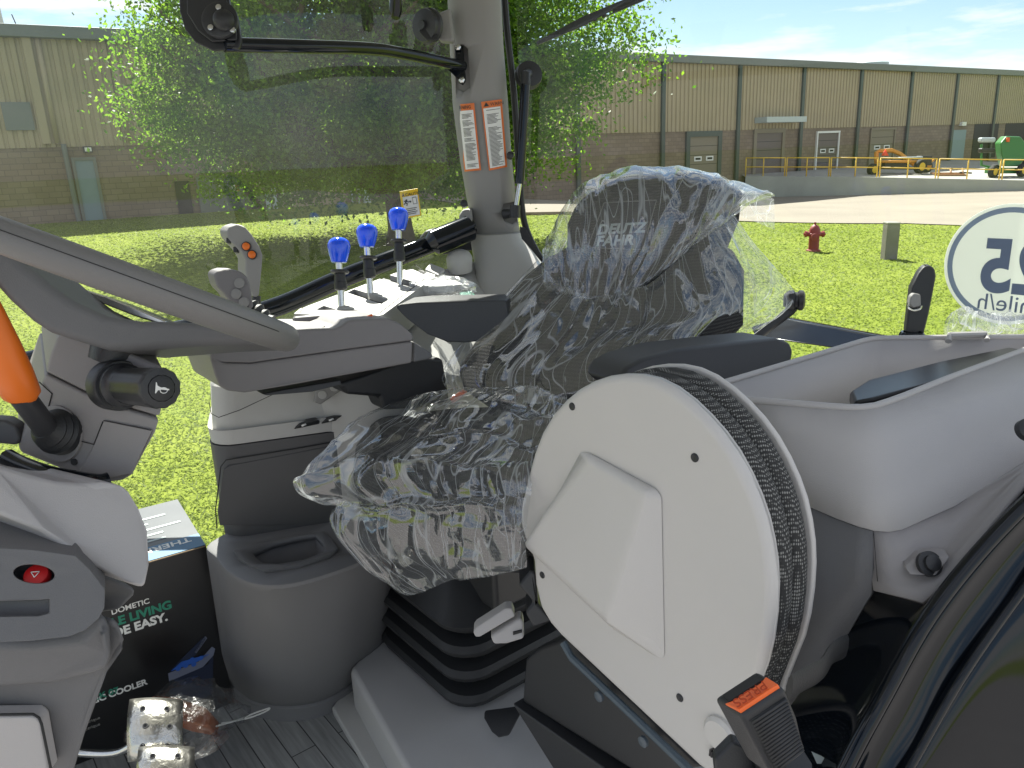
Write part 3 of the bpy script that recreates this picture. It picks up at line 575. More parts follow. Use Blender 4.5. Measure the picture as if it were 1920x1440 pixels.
def film2(name, base=.17, rough=.06):
    m, n, l, b, o = nodes(name); n.remove(b)
    t = n.new('ShaderNodeTexCoord')
    def ridge(rot, scl, dist):
        mp = n.new('ShaderNodeMapping'); mp.inputs['Rotation'].default_value = (0, 0, rot); mp.inputs['Scale'].default_value = scl; l.new(t.outputs['UV'], mp.inputs['Vector'])
        z = n.new('ShaderNodeTexNoise'); z.inputs['Scale'].default_value = 1; z.inputs['Detail'].default_value = 1.2; z.inputs['Distortion'].default_value = dist; l.new(mp.outputs[0], z.inputs['Vector'])
        a = n.new('ShaderNodeMath'); a.operation = 'SUBTRACT'; a.inputs[1].default_value = .5; l.new(z.outputs[0], a.inputs[0]); c = n.new('ShaderNodeMath'); c.operation = 'ABSOLUTE'; l.new(a.outputs[0], c.inputs[0]); return c.outputs[0]
    r1, r2, r3 = ridge(.35, (1.0, .22, 1), .25), ridge(-.55, (1.6, .28, 1), .3), ridge(1.1, (.8, .4, 1), .3)
    def ma(a, k, c):
        x = n.new('ShaderNodeMath'); x.operation = 'MULTIPLY_ADD'; x.inputs[1].default_value = k; l.new(a, x.inputs[0])
        if c is None: x.inputs[2].default_value = 0
        else: l.new(c, x.inputs[2])
        return x.outputs[0]
    hgt = ma(r1, 1.0, ma(r2, .22, ma(r3, .9, None)))
    u = n.new('ShaderNodeBump'); u.inputs['Strength'].default_value = 1.0; u.inputs['Distance'].default_value = .042; l.new(hgt, u.inputs['Height'])
    tr = n.new('ShaderNodeBsdfTransparent'); tr.inputs[0].default_value = (.95, .955, .96, 1); gl = n.new('ShaderNodeBsdfGlossy'); gl.inputs['Roughness'].default_value = rough; l.new(u.outputs[0], gl.inputs['Normal'])
    x = n.new('ShaderNodeMixShader'); l.new(schlick(n, l, base, u.outputs[0]), x.inputs[0]); l.new(tr.outputs[0], x.inputs[1]); l.new(gl.outputs[0], x.inputs[2])
    tl = n.new('ShaderNodeBsdfTranslucent'); tl.inputs[0].default_value = (.9, .94, .97, 1); df = n.new('ShaderNodeBsdfDiffuse'); df.inputs[0].default_value = (.9, .94, .97, 1)
    m2 = n.new('ShaderNodeMixShader'); m2.inputs[0].default_value = .5; l.new(tl.outputs[0], m2.inputs[1]); l.new(df.outputs[0], m2.inputs[2])
    def mi(a, b):
        q = n.new('ShaderNodeMath'); q.operation = 'MINIMUM'; l.new(a, q.inputs[0]); l.new(b, q.inputs[1]); return q.outputs[0]
    r4, r5 = ridge(.1, (2.4, .22, 1), .2), ridge(-.9, (1.9, .3, 1), .2)
    mn = n.new('ShaderNodeMath'); mn.operation = 'MINIMUM'; l.new(mi(r1, r4), mn.inputs[0]); l.new(mi(r2, r5), mn.inputs[1])
    ed = n.new('ShaderNodeMapRange'); ed.inputs['From Min'].default_value = 0; ed.inputs['From Max'].default_value = .008; ed.inputs['To Min'].default_value = .5; ed.inputs['To Max'].default_value = .085; l.new(mn.outputs[0], ed.inputs['Value'])  # fold highlights painted in as white streaks over a milky tint
    y = n.new('ShaderNodeMixShader'); l.new(ed.outputs[0], y.inputs[0]); l.new(x.outputs[0], y.inputs[1]); l.new(m2.outputs[0], y.inputs[2]); l.new(y.outputs[0], o.inputs[0])
    return m
M['film2'] = film2('clear_plastic_sheet')
M['film'] = film('clear_plastic_film')
# floor, roof --------------------------------------------------------
def floor_mat():
    m, n, l, b, o = nodes('plank_mat'); b.inputs['Roughness'].default_value = .55
    t = n.new('ShaderNodeTexCoord'); mp = n.new('ShaderNodeMapping'); mp.inputs['Rotation'].default_value = (0, 0, -math.atan2(SV.y, SV.x)); l.new(t.outputs['Object'], mp.inputs['Vector'])
    k = n.new('ShaderNodeTexBrick'); k.inputs['Scale'].default_value = 1; k.inputs['Brick Width'].default_value = .42; k.inputs['Row Height'].default_value = .05; k.inputs['Mortar Size'].default_value = .0012
    k.inputs['Color1'].default_value = (.27, .275, .265, 1); k.inputs['Color2'].default_value = (.2, .205, .2, 1); k.inputs['Mortar'].default_value = (.03, .03, .03, 1); l.new(mp.outputs[0], k.inputs['Vector'])
    m3 = n.new('ShaderNodeMapping'); m3.inputs['Scale'].default_value = (4, 60, 1); l.new(mp.outputs[0], m3.inputs['Vector'])
    z = n.new('ShaderNodeTexNoise'); z.inputs['Scale'].default_value = 2.5; z.inputs['Detail'].default_value = 6; l.new(m3.outputs[0], z.inputs['Vector']); r = n.new('ShaderNodeMapRange'); r.inputs['To Min'].default_value = .45; r.inputs['To Max'].default_value = 1.6; l.new(z.outputs[0], r.inputs['Value'])
    x = n.new('ShaderNodeVectorMath'); x.operation = 'SCALE'; l.new(k.outputs[0], x.inputs[0]); l.new(r.outputs[0], x.inputs['Scale']); l.new(x.outputs[0], b.inputs['Base Color'])
    return m
M['mat'] = floor_mat()
tag(prism('cab_floor', zr([(-300, 1150), (430, 1165), (760, 1080), (1100, 1030), (1330, 1060), (1330, 1800), (-300, 1950)], FZ), (0, 0, -.06), M['mat'], smooth=False), kind='structure')
rc = SV*1.09 + RV*.41
tag(box('cab_shade_roof', Vector((rc.x, rc.y, 3.46)), SV*.75, RV*1.19, ZV*.05, M['plight'], bevel=.03), kind='structure')  # unseen roof added for shade, its edges set by where sun should enter
# side window with its frame tube -------------------------------------
def curtain(name, plan, z0, z1, mat, parent, n=10, thick=.004):
    pts = smoothpath(plan, n); vs = []
    for p in pts: vs += [Vector((p.x, p.y, z0)), Vector((p.x, p.y, z1))]
    fs = [(2*i, 2*i+2, 2*i+3, 2*i+1) for i in range(len(pts)-1)]
    return mk(name, vs, fs, mat, parent, fix=False)
sw_pl = pr([(878, 430, 2.0), (793, 463, 1.95), (500, 585, 1.82), (97, 662, 1.80), (-260, 720, 1.78)])
sw = thing('side_window', 'dusty curved side window glass left of the grey pillar', 'window', sw_pl[2])
curtain('pane', sw_pl, 1.72, 3.4, M['glass'], sw)
rail_pts = smoothpath(pr([(884, 424, 1.93), (800, 461, 1.87), (640, 523, 1.79), (500, 582, 1.75), (300, 627, 1.74), (70, 674, 1.72), (-120, 720, 1.70)]), 6)
tube('frame_rail', rail_pts, .023, M['gloss'], sw, n=14)
def strip_quad(name, pts, d, mat, parent, vec=(0, .004, 0), **k): return prism(name, pr(pts, d), vec, mat, parent, **k)
# window latch: fat steel cylinder near the pillar
tube('hinge_cylinder', pr([(806, 460, 1.84), (812, 456, 1.84), (880, 428, 1.88)]), [.02, .031, .031], M['gloss'], sw, n=22)
prism('hinge_plate', pr([(790, 465), (786, 446), (797, 433), (868, 414), (886, 424), (886, 470), (830, 478)], 1.95), (0, .02, 0), M['pblack'], sw, bevel=.006)
st = thing('caution_sticker', 'yellow-bordered caution sticker stuck on the side window above the blue knobs', 'sticker', P(770, 410, 1.9))
cs = [(749, 359), (783, 353), (790, 404), (756, 411)]; D = 1.9
prism('yellow_border', pr(cs, D), (0, .0015, 0), pm('sticker_yellow', (.85, .55, .02), .4), st, bevel=.001)
prism('white_field', pr([(754.5, 370), (782.5, 365), (787.5, 402), (760, 407)], D-.001), (0, .001, 0), M['print'], st, smooth=False)
xd = P(783, 353, D)-P(749, 359, D); yd = P(749, 359, D)-P(756, 411, D)
text('caution_word', '▲ CAUTION'[2:], P(760, 368.3, D-.003), xd, yd, .0105, M['inkb'], st, .0003)
prism('caution_triangle', pr([(753.5, 369), (758.5, 368), (755.5, 361.5)], D-.002), (0, .0005, 0), M['inkb'], st, smooth=False)
prism('door_symbol', pr([(772.5, 370), (780, 368.6), (782.5, 381.5), (775, 383)], D-.0025), (0, .0005, 0), M['inkb'], st, smooth=False)
prism('door_field', pr([(773.4, 371), (779.4, 369.9), (781.5, 380.9), (775.6, 382)], D-.0035), (0, .0005, 0), M['print'], st, smooth=False)
prism('arrow', pr([(764.5, 378), (768.5, 377.2), (768.2, 375.6), (771.5, 377.5), (769.1, 380.4), (768.8, 378.7), (764.8, 379.5)], D-.0025), (0, .0005, 0), M['inkb'], st, smooth=False)
for a in ([(761.5, 374), (763, 375.3)], [(761.5, 375), (760.3, 380)], [(760.3, 380), (757.5, 384)], [(760.5, 380), (763.5, 382), (763, 386)], [(757.8, 378), (761.5, 376), (764, 378)]):
    tube('running_figure', pr(a, D-.003), .0011, M['inkb'], st, n=5)
for k in range(4):
    t = .62+.09*k; a = Vector(P(754.5, 370, D-.0025)).lerp(P(760, 407, D-.0025), t); b_ = Vector(P(782.5, 365, D-.0025)).lerp(P(787.5, 402, D-.0025), t)
    tube('print_line', [a.lerp(b_, .12), a.lerp(b_, .86-.1*(k % 2))], .0007, M['inkb'], st, n=4)
# rear window ---------------------------------------------------------
rw_pl = pr([(982, 420, 2.06), (1200, 500, 2.02), (1420, 590, 1.80), (1690, 640, 1.52), (1960, 690, 1.32), (2250, 740, 1.15)])
rw = thing('rear_window', 'clear rear window glass right of the grey pillar', 'window', rw_pl[2])
curtain('pane', rw_pl, 2.30, 3.4, M['rglass'], rw)
prism('bottom_rail', pr([(1408, 612, 1.74), (1465, 595, 1.76), (1690, 637, 1.50), (1720, 645, 1.47), (1720, 668, 1.45), (1560, 652, 1.57), (1415, 632, 1.72)]), RV*.03+NZ*.004, M['gloss'], rw, bevel=.004)
# black rubber seal beside the pillar
tube('seal', smoothpath(pr([(943, -40, 1.88), (951, 60, 1.90), (964, 180, 1.94), (975, 347, 1.99), (984, 420, 2.02), (1008, 475, 2.02), (1040, 520, 2.02)]), 6), .0085, M['prubber'], rw, n=8)
prism('corner_gusset', pr([(975, 425), (985, 428), (1012, 478), (1012, 500), (972, 480)], 2.0), (0, .01, 0), M['pblack'], rw)
sg = thing('speed_sign', 'round mirrored 25 mile/h speed sticker on the rear window', 'sign', P(1889, 497, 1.34))
so_, tn = P(1889, 497, 1.335), -SV
nrm = RV*-1
def disc(name, r, off, mat, r0=0): return lathe(name, so_+nrm*off, nrm, [(r, 0), (r, .0012)] if not r0 else [(r0, 0), (r, 0), (r, .0012), (r0, .0012), (r0, 0)], mat, sg, n=64)
def backlit(name, col, k):
    m, n, l, b, o = nodes(name); b.inputs['Base Color'].default_value = (*col, 1); b.inputs['Roughness'].default_value = .45
    t = n.new('ShaderNodeBsdfTranslucent'); t.inputs[0].default_value = (*col, 1); x = n.new('ShaderNodeMixShader'); x.inputs[0].default_value = k
    l.new(b.outputs[0], x.inputs[1]); l.new(t.outputs[0], x.inputs[2]); l.new(x.outputs[0], o.inputs[0]); return m
M['signw'] = backlit('sign_film', (.88, .90, .85), .65); M['signb'] = backlit('sign_blue_grey', (.26, .32, .45), .45)
disc('backing', .1045, -.002, M['signw'])
vs, fs = [], []
for i in range(65):
    a = 2*math.pi*i/64; d_ = tn*math.cos(a)+ZV*math.sin(a); vs += [so_+nrm*.0005+d_*.0985, so_+nrm*.0005+d_*.0895]
fs = [(2*i, 2*i+2, 2*i+3, 2*i+1) for i in range(64)]
mk('ring', vs, fs, M['signb'], sg, fix=False)
text('number', '25', so_+nrm*.001+tn*.066+ZV*-.046, -tn, ZV, .128, M['signb'], sg, .0002, sx=.86, off=.0035)
text('unit', 'mile/h', so_+nrm*.001+tn*.058+ZV*-.0805, -tn, ZV, .041, M['signb'], sg, .0002, sx=.98)
# wiper on the rear window
wi = thing('wiper', 'black slotted rear wiper arm crossing the top of the rear window', 'wiper', P(1010, 80, 2.05))
wa = prism('arm', pr([(1006, 78), (1090, 32), (1200, -14), (1260, -40), (1262, -28), (1205, 2), (1095, 48), (1008, 84)], 2.08), (0, .012, 0), M['pblack'], wi)
cut(wa, [prism('cutter', pr(q, 2.05), (0, .08, 0), None) for q in ([(1139, 21), (1152, 15), (1153, 19), (1140, 25)], [(1122, 30), (1132, 25.5), (1133, 29), (1123, 33.5)], [(1105, 39), (1116, 34), (1117, 38), (1106, 42.5)])])
# the pillar ----------------------------------------------------------
pil = thing('cab_pillar', 'grey plastic-clad corner pillar between the side and rear windows', 'pillar', P(930, 470, 1.97))
HX = Vector((1, -.02, 0)).normalized(); HY = Vector((0, 1, 0))
rings = []
PD = ((-120, 1.755), (0, 1.79), (80, 1.815), (195, 1.855), (300, 1.89), (398, 1.93), (430, 1.945), (490, 1.965))
def pil_d(y): return float(np.interp(y, [a for a, _ in PD], [b for _, b in PD]))
for y, x0, x1, d in ((-120, 832, 936, 1.755), (0, 837, 940, 1.79), (80, 841, 944, 1.815), (195, 847, 953, 1.855), (300, 861, 960, 1.89), (398, 878, 970, 1.93), (430, 883, 974, 1.945), (490, 888, 984, 1.965)):
    c = (P(x0, y, d)+P(x1, y, d))/2; w = (P(x1, y, d)-P(x0, y, d)).length/2; rings.append(rring(c+HY*.05, HX, HY, w, .05, .043, 5))
pl = loft('trim', rings, M['pgrey'], pil)
cut(pl, [prism('cutter', pr([(850, 80), (866, 78), (876, 86), (880, 160), (866, 168), (852, 160)], 1.78), (0, .085, 0), None), prism('cutter', pr([(944, 384), (968, 380), (970, 418), (962, 426), (946, 420), (938, 404)], 1.88), (0, .09, 0), None)])
# flared foot of the pillar
fr = []
for y, x0, x1, d, hy in ((440, 884, 976, 1.93, .06), (456, 882, 980, 1.92, .07), (480, 886, 1000, 1.90, .09), (520, 892, 1030, 1.87, .11), (570, 900, 1070, 1.83, .12), (640, 905, 1090, 1.78, .12)):
    c = (P(x0, y, d)+P(x1, y, d))/2; w = (P(x1, y, d)-P(x0, y, d)).length/2; fr.append(rring(c+HY*hy*.8, HX, HY, w, hy, min(.045, w*.8), 5))
loft('foot', fr, M['plight'], pil)
prism('latch_block', pr([(860, 404), (866, 395), (884, 392), (886, 418), (862, 420)], 1.9), (0, .06, 0), M['pgrey'], pil, bevel=.006)
lathe('screw', P(870, 382, 1.9), -FW, [(.009, -.01), (.009, .006), (.004, .008), (0, .008)], M['pblack'], pil, n=12)
lathe('screw', P(957, 291, 1.885), -FW, [(.0085, -.01), (.0085, .004), (.004, .006), (0, .006)], M['pblack'], pil, n=12)
prism('bracket_plate', pr([(852, 88), (860, 82), (868, 86), (874, 152), (868, 160), (861, 156)], 1.825), (0, .008, 0), M['gloss'], pil, bevel=.002)
for x, y in ((859, 90), (866, 151)): lathe('bolt', P(x, y, 1.82), -FW, [(.0075, 0), (.0075, .006), (.003, .008), (0, .008)], M['chrome'], pil, n=6, smooth=False)
def stick(x0, y0, x1, y1, x2, y2, x3, y3, head, seed, tri):
    g = thing('warning_sticker', '', 'sticker', P((x0+x2)/2, (y0+y2)/2, 1.9))
    # follow the round front of the pillar: small strips across
    def pt(u, v, off=0):
        a = Vector((x0+(x1-x0)*u, y0+(y1-y0)*u, 0)); b = Vector((x3+(x2-x3)*u, y3+(y2-y3)*u, 0)); q = a.lerp(b, v)
        lf = 848+(q.y-195)*.105+8; rt = 955+(q.y-195)*.085-6; c = (lf+rt)/2; h = (rt-lf)/2; k = min(1, abs(q.x-c)/h)
        bulge = 0 if k < .45 else .03*((k-.45)/.55)**2
        return P(q.x, q.y, pil_d(q.y)-.004-off+bulge*.8)
    def patch(name, u0, u1, v0, v1, mat, off):
        vs = [pt(u0+(u1-u0)*i/6, v, off) for i in range(7) for v in (v0, v1)]
        return mk(name, vs, [(2*i, 2*i+2, 2*i+3, 2*i+1) for i in range(6)], mat, g, fix=False)
    patch('orange_border', 0, 1, 0, 1, pm('sticker_orange', (.72, .17, .03), .4), .002)
    patch('white_field', .07, .9, .10, .97, M['print'], .0032)
    rs = random.Random(seed); v = .13
    while v < .94:
        if rs.random() < .15: v += .022; continue
        patch('print_line', .2, .55+.33*rs.random(), v, v+.007, M['inkb'], .004); v += .0185
    if tri: mk('triangle', [pt(.1, .075, .004), pt(.36, .075, .004), pt(.23, .015, .004)], [(0, 1, 2)], M['inkb'], g, fix=False)
    a, b = pt(.42 if tri else .1, .075, .009), pt(.8, .075, .009); text('heading', head, a, b-a, pt(.4, 0, .009)-pt(.4, .09, .009), .0108, M['inkb'], g, .0002)
    return g
tag(stick(857, 196, 889, 193, 902, 319, 871, 322, 'RNING', 1, False), 'orange-edged RNING warning sticker, left one of two on the pillar')
tag(stick(902, 191, 941, 186, 951, 313, 917, 320, 'WARN', 2, True), 'orange-edged WARN sticker with triangle, right one of two on the pillar')
# gas strut with its end discs
gs = thing('gas_strut', 'slim black gas strut running along the right side of the pillar', 'gas strut', P(958, 400, 1.9))
tube('cylinder', pr([(985, 158, 1.85), (975, 330, 1.895), (974, 345, 1.898)]), .0118, M['gloss'], gs, n=14); tube('rod', pr([(974, 345, 1.898), (967, 392, 1.905)]), .006, M['chrome'], gs, n=12)
tube('end_fitting', pr([(966, 385, 1.905), (965, 408, 1.91)]), .013, M['pblack'], gs, n=12); tube('ball_stud', pr([(966, 399, 1.91), (945, 402, 1.925)]), [.009, .013], M['pblack'], gs, n=12)
lathe('glass_disc', P(992, 140, 1.88), -FW+Vector((.25, 0, 0)), [(.034, -.012), (.034, -.004), (.031, 0), (.031, .008), (.012, .012), (0, .012)], M['pblack'], gs, n=28); tube('elbow', pr([(986, 160, 1.85), (985, 140, 1.845), (990, 138, 1.87)]), .012, M['pblack'], gs, n=10)
lathe('suction_disc', P(800, 48, 1.74), Vector((-.55, -.8, 0)), [(.038, -.012), (.038, -.004), (.034, 0), (.034, .01), (.01, .012), (.01, .02), (0, .02)], M['pblack'], pil, n=28)
prism('disc_bracket', pr([(820, 24), (845, 14), (852, 78), (822, 76)], 1.76), (0, .05, 0), M['pgrey'], pil, bevel=.008)
prism('disc_plate', pr([(790, 22), (819, 20), (822, 76), (800, 76), (785, 60)], 1.73), (0, .006, 0), M['prubber'], pil, bevel=.003)
tag(tube('hanging_cap', pr([(742, -30, 1.68), (742, 22, 1.7), (742, 34, 1.7)]), [.014, .014, .009], M['gloss'], n=14), 'short glossy dark rod end hanging at the top of the side window', 'rod')
# grab bar with bracket at upper left
gb = thing('window_bar', 'glossy black horizontal bar with mounting plate across the side window', 'bar', P(450, 90, 1.35))
tube('bar', smoothpath(pr([(420, 84, 1.33), (560, 87, 1.42), (690, 91, 1.56), (760, 101, 1.66), (868, 124, 1.83)]), 8), [.0125]*33, M['gloss'], gb, n=14)
prism('gusset', pr([(838, 128), (862, 116), (868, 158), (862, 152)], 1.82), (0, .005, 0), M['gloss'], gb)
prism('mount_plate', pr([(334, -70), (336, 20), (346, 55), (366, 80), (400, 96), (448, 91), (452, 78), (446, 40), (430, 8), (418, -70)], 1.33), (0, .012, 0), M['pblack'], gb, bevel=.003)
prism('inner_plate', pr([(352, -70), (352, 25), (372, 58), (400, 80), (446, 76), (444, 40), (428, 8), (414, -70)], 1.328), (0, -.006, 0), M['pblack'], gb, bevel=.003)
lathe('ball_base', P(413, 38, 1.315), -FW, [(.031, -.004), (.031, .004), (.027, .006), (0, .006)], M['pblack'], gb, n=28)
lathe('ball', P(422, 41, 1.31), -FW, [(.017, 0), (.018, .006), (.0165, .013), (.012, .018), (.006, .0205), (0, .021)], M['prubber'], gb, n=24)
for x, y in ((411, 15), (396, 53), (437, 57)): lathe('bolt', P(x, y, 1.308), -FW, [(.005, 0), (.005, .004), (.002, .005), (0, .005)], M['chrome'], gb, n=10)
def shift_(pts, dz): return [p+ZV*dz for p in pr(pts)]
# lever console beside the side window --------------------------------
sc = thing('lever_console', 'light grey side console with slots for the blue-knobbed levers', 'console', P(700, 600, 1.6))
prism('base', shift_([(545, 600, 1.49), (822, 476, 1.84), (905, 455, 1.98), (960, 560, 1.80), (900, 690, 1.60), (770, 660, 1.46), (712, 606, 1.44)], -.035), (0, 0, -.42), M['plight'], sc, bevel=.012)
LP = pr([(551, 588, 1.47), (561, 573, 1.5), (764, 488, 1.79), (778, 490, 1.78), (816, 515, 1.71), (814, 522, 1.69), (718, 590, 1.42), (700, 596, 1.41)])
pn_o = LP[0]; pn_n = (LP[4]-LP[0]).cross(LP[6]-LP[0]).normalized(); pn_n = pn_n if pn_n.z > 0 else -pn_n
LP = [p-pn_n*(p-pn_o).dot(pn_n) for p in LP]
panel = prism('slot_panel', LP, -pn_n*.065, M['plight'], sc, bevel=.006)
def pan(x, y, off=0):
    q = onplane(x, y, pn_o, pn_n); return q+pn_n*off
slots = [[(593, 580), (607, 573), (640, 583), (624, 589)], [(651, 548.5), (664, 542), (727, 561), (716, 570)], [(704, 520.5), (718, 512), (783, 530), (773, 540)], [(757, 504.5), (769, 498.5), (799, 511), (787, 521)]]
cut(panel, [prism('cutter', [pan(x, y, .02) for x, y in s], -pn_n*(.075 if s is not slots[3] else .03), None) for s in slots])
for s in slots[:3]: prism('slot_shade', [pan(x, y, -.012) for x, y in s], -pn_n*.003, M['prubber'], sc, smooth=False)  # flat black sheets stand in for the shade deep in the slots
prism('slot_cover', [pan(x, y, -.006) for x, y in slots[3]], -pn_n*.004, M['plight'], sc, smooth=False)
line('panel_edge_seam', [pan(x, y, .0004) for x, y in ((562, 588), (568, 577), (762, 494), (778, 497), (806, 516), (708, 590))], M['seam'], sc, .0007)
prism('hatch', pr([(796, 504, 1.80), (806, 492, 1.83), (834, 503, 1.81), (823, 516, 1.77)]), (0, 0, -.01), M['plight'], sc, bevel=.004)
lathe('bump_cover', P(861, 484, 1.86), (0, -.15, 1), [(.03, -.03), (.032, .0), (.026, .012), (.014, .018), (0, .02)], M['plight'], sc, n=24, sx=1.3)
for i, (bx_, by_, kx, ky, kt, d0, lab) in enumerate(((643, 586, 635.5, 493, 445, 1.5, 'front'), (698, 569, 688, 464, 420, 1.585, 'middle'), (751, 538, 747, 432, 389, 1.67, 'rear'))):
    b0 = P(bx_, by_, d0+.01); k0 = P(kx, ky, d0); ax = (P(kx, kt, d0)-k0); hgt = ax.length; ax.normalize()
    lv = thing('control_lever', {'front': 'blue-knobbed lever nearest the steering wheel', 'middle': 'blue-knobbed lever between the two other blue levers', 'rear': 'blue-knobbed lever nearest the pillar, in front of the caution sticker'}[lab], 'lever', b0, 'blue knobbed levers')
    tube('rod', [b0-ax*.03, b0.lerp(k0, .97), k0+ax*.005], .0068, M['chrome'], lv, n=14)
    u1, u2 = b0.lerp(k0, .45), b0.lerp(k0, .78)
    lathe('grip_sleeve', u1, (u2-u1), [(.009, 0), (.0125, .003), (.0125, (u2-u1).length*.5), (.0115, (u2-u1).length*.52), (.0105, (u2-u1).length)], M['prubber'], lv, n=18)
    lathe('collar', b0.lerp(k0, .77), ax, [(.008, 0), (.0165, .002), (.0185, .005), (.017, .008), (.008, .0095)], M['pblack'], lv, n=24)
    w = .0222; lathe('knob', k0, ax, [(w*.55, 0), (w*.66, .001), (w*.78, hgt*.18), (w*.92, hgt*.42), (w*1.0, hgt*.62), (w*.97, hgt*.74), (w*.85, hgt*.86), (w*.62, hgt*.95), (w*.32, hgt*.99), (0, hgt)], M['blue'], lv, n=32)
# wrapped goggles/bag on the console
bag = thing('plastic_bag', 'small clear bag with green print lying on the console in sunlight', 'bag', P(830, 545, 1.68))
def lump(name, c, rx, ry, rz, mat, parent, seed=0, amp=.3, n=22, m=14):
    vs, fs = [], []
    for j in range(m+1):
        th = math.pi*j/m
        for i in range(n):
            ph = 2*math.pi*i/n; d = Vector((math.sin(th)*math.cos(ph), math.sin(th)*math.sin(ph), math.cos(th)))
            k = 1+amp*noise.noise(d*2.2+Vector((seed, 0, 0)))+amp*.6*noise.noise(d*5+Vector((0, seed, 0))); vs.append(Vector(c)+Vector((d.x*rx*k, d.y*ry*k, d.z*rz*k)))
    fs = [(j*n+i, j*n+(i+1) % n, (j+1)*n+(i+1) % n, (j+1)*n+i) for j in range(m) for i in range(n)]
    return mk(name, vs, fs, mat, parent, fix=False)
lump('wrapping', P(822, 543, 1.66), .075, .05, .025, M['film'], bag, 3, .5)
lump('bottle', P(828, 541, 1.67), .05, .028, .016, M['print'], bag, 5, .3)
prism('green_label', pr([(862, 549, 1.74), (883, 545, 1.75), (897, 560, 1.71), (868, 563, 1.7)]), (0, 0, -.006), M['greenp'], bag)
prism('green_label', pr([(762, 556, 1.62), (778, 553, 1.63), (784, 564, 1.6), (762, 566, 1.6)]), (0, 0, -.006), M['greenp'], bag)
# front column with cup holder ---------------------------------------
co = thing('front_console', 'tall grey console column with cup holder and rocker switches', 'console', atz(500, 1340, FZ))
D1 = Vector((.957, .29, 0)).normalized(); D2 = Vector((-.29, .957, 0)).normalized()
CA = P(376, 724, 1.44); ztop, zseam, zshelf = CA.z, P(400, 842, 1.465).z, atz(395, 1017, 2.15).z
def colring(z, ins=0, ln=.40, dp=.24, base=None):
    b = base or CA; o = Vector((b.x, b.y, z)); c = o+D1*ln/2+D2*dp/2; return rring(c, D1, D2, ln/2-ins, dp/2-ins, .05, 5)
def shift(ring, v): return [p+v for p in ring]
loft('upper_cover', [colring(zseam, -.002), colring(zseam+.03, -.004), shift(colring(ztop-.10, .004), ZV*0), shift(colring(ztop-.012, .012), ZV*0), colring(ztop, .022)], M['plight'], co)
loft('lower_body', [colring(FZ, -.004), colring(zseam-.002, -.004)], M['pdark'], co)
FN = -D2   # outward normal of the visible face
fo = Vector((CA.x, CA.y, 0))+FN*.0045
def face(x, y, off=0):
    q = onplane(x, y, fo, FN); return q+FN*off
prism('panel_inset', [face(x, y, .001) for x, y in ((412, 985), (408, 960), (418, 880), (432, 872), (640, 832), (700, 830), (700, 960), (640, 985))], -FN*.004, M['pdark'], co, bevel=.012)
line('panel_groove', [face(x, y, .002) for x, y in ((407, 990), (404, 955), (414, 874), (424, 862), (560, 840), (660, 822))], M['seam'], co, .0012)
# shelf pod
pod_t = [(393, 1015), (405, 1045), (428, 1072), (470, 1092), (530, 1096), (600, 1080), (680, 1050), (740, 1010), (700, 950), (520, 960)]
pod_b = [(432, 1292), (442, 1312), (460, 1328), (485, 1342), (540, 1350), (605, 1340), (665, 1305), (720, 1250), (700, 1200), (520, 1210)]
rt_, rb_ = zr(pod_t, 2.15), zr(pod_b, FZ)
def ins_ring(r, k): c = sum(r, Vector())/len(r); return [c+(p-c)*k for p in r]
def dens(r, n=5):
    m = len(r); out = []
    for i in range(m):
        p0, p1, p2, p3 = r[i-1], r[i], r[(i+1) % m], r[(i+2) % m]
        for k in range(n): t = k/n; out.append(.5*((2*p1)+(p2-p0)*t+(2*p0-5*p1+4*p2-p3)*t*t+(3*p1-p0-3*p2+p3)*t**3))
    return out
rt_, rb_ = dens(rt_), dens(rb_)
flo = [a+Vector((0, 0, 0)) for a in rb_]
rings = [ins_ring(flo, 1.04), ins_ring(shift(flo, ZV*.03), 1.04), ins_ring(shift(flo, ZV*.034), 1.0)]
for k in (.15, .4, .65, .85, .95): rings.append([a.lerp(b, k) for a, b in zip(rb_, rt_)])
rings += [shift(ins_ring(rt_, .997), NZ*.008), shift(ins_ring(rt_, .985), NZ*.002), ins_ring(rt_, .96)]
pod = loft('shelf_pod', rings, M['pmid'], co)
inner = [(471, 1035), (478, 1046), (491, 1056), (520, 1058), (570, 1050), (613, 1034), (606, 1018), (591, 1001), (560, 1006), (512, 1017)]
outer = [(438, 1032), (448, 1046), (467, 1059), (496, 1069), (560, 1060), (617, 1041), (633, 1028), (622, 1010), (607, 996), (555, 1004), (507, 1014), (460, 1024)]
cut(pod, [prism('cutter', shift(zr(inner, 2.15), ZV*.02), NZ*.11, None, taper=.85)])
rim = prism('cup_rim', zr(outer, 2.155), NZ*.012, M['pmid'], co); cut(rim, [prism('cutter', shift(zr(inner, 2.155), ZV*.05), NZ*.11, None)])
prism('cup_floor', shift(zr(inner, 2.15), NZ*.05), NZ*.004, M['prubber'], co, smooth=False)
for x, y, w, mt in ((575, 796, 24, None), (626, 786, 24, None), (684, 773, 25, M['orangep'])):
    sw_ = mk('rocker_switch', *prism_data([face(x-w, y+8, .004), face(x-w*.6, y-2, .012), face(x, y-8, .016), face(x+w*.7, y-11, .012), face(x+w, y-8, .004), face(x+w, y-2, .004)], -FN*.03), M['pblack'], co, bevel=.002)
    prism('switch_mark', [face(x-w*.45, y-2.5, .0145), face(x-w*.1, y-6.5, .0165), face(x-w*.05, y-4, .0165), face(x-w*.4, y, .0145)], -FN*.004, mt or M['print'], sw_)
line('top_seam', [face(x, y, .002) for x, y in ((392, 752), (396, 775), (410, 782), (450, 768), (520, 735))], M['seam'], co, .0008)
bk = prism('bracket', [face(x, y, .02) for x, y in ((590, 733), (604, 712), (640, 706), (650, 720), (600, 754), (588, 750))], -FN*.02, M['pgrey'], co, bevel=.004)
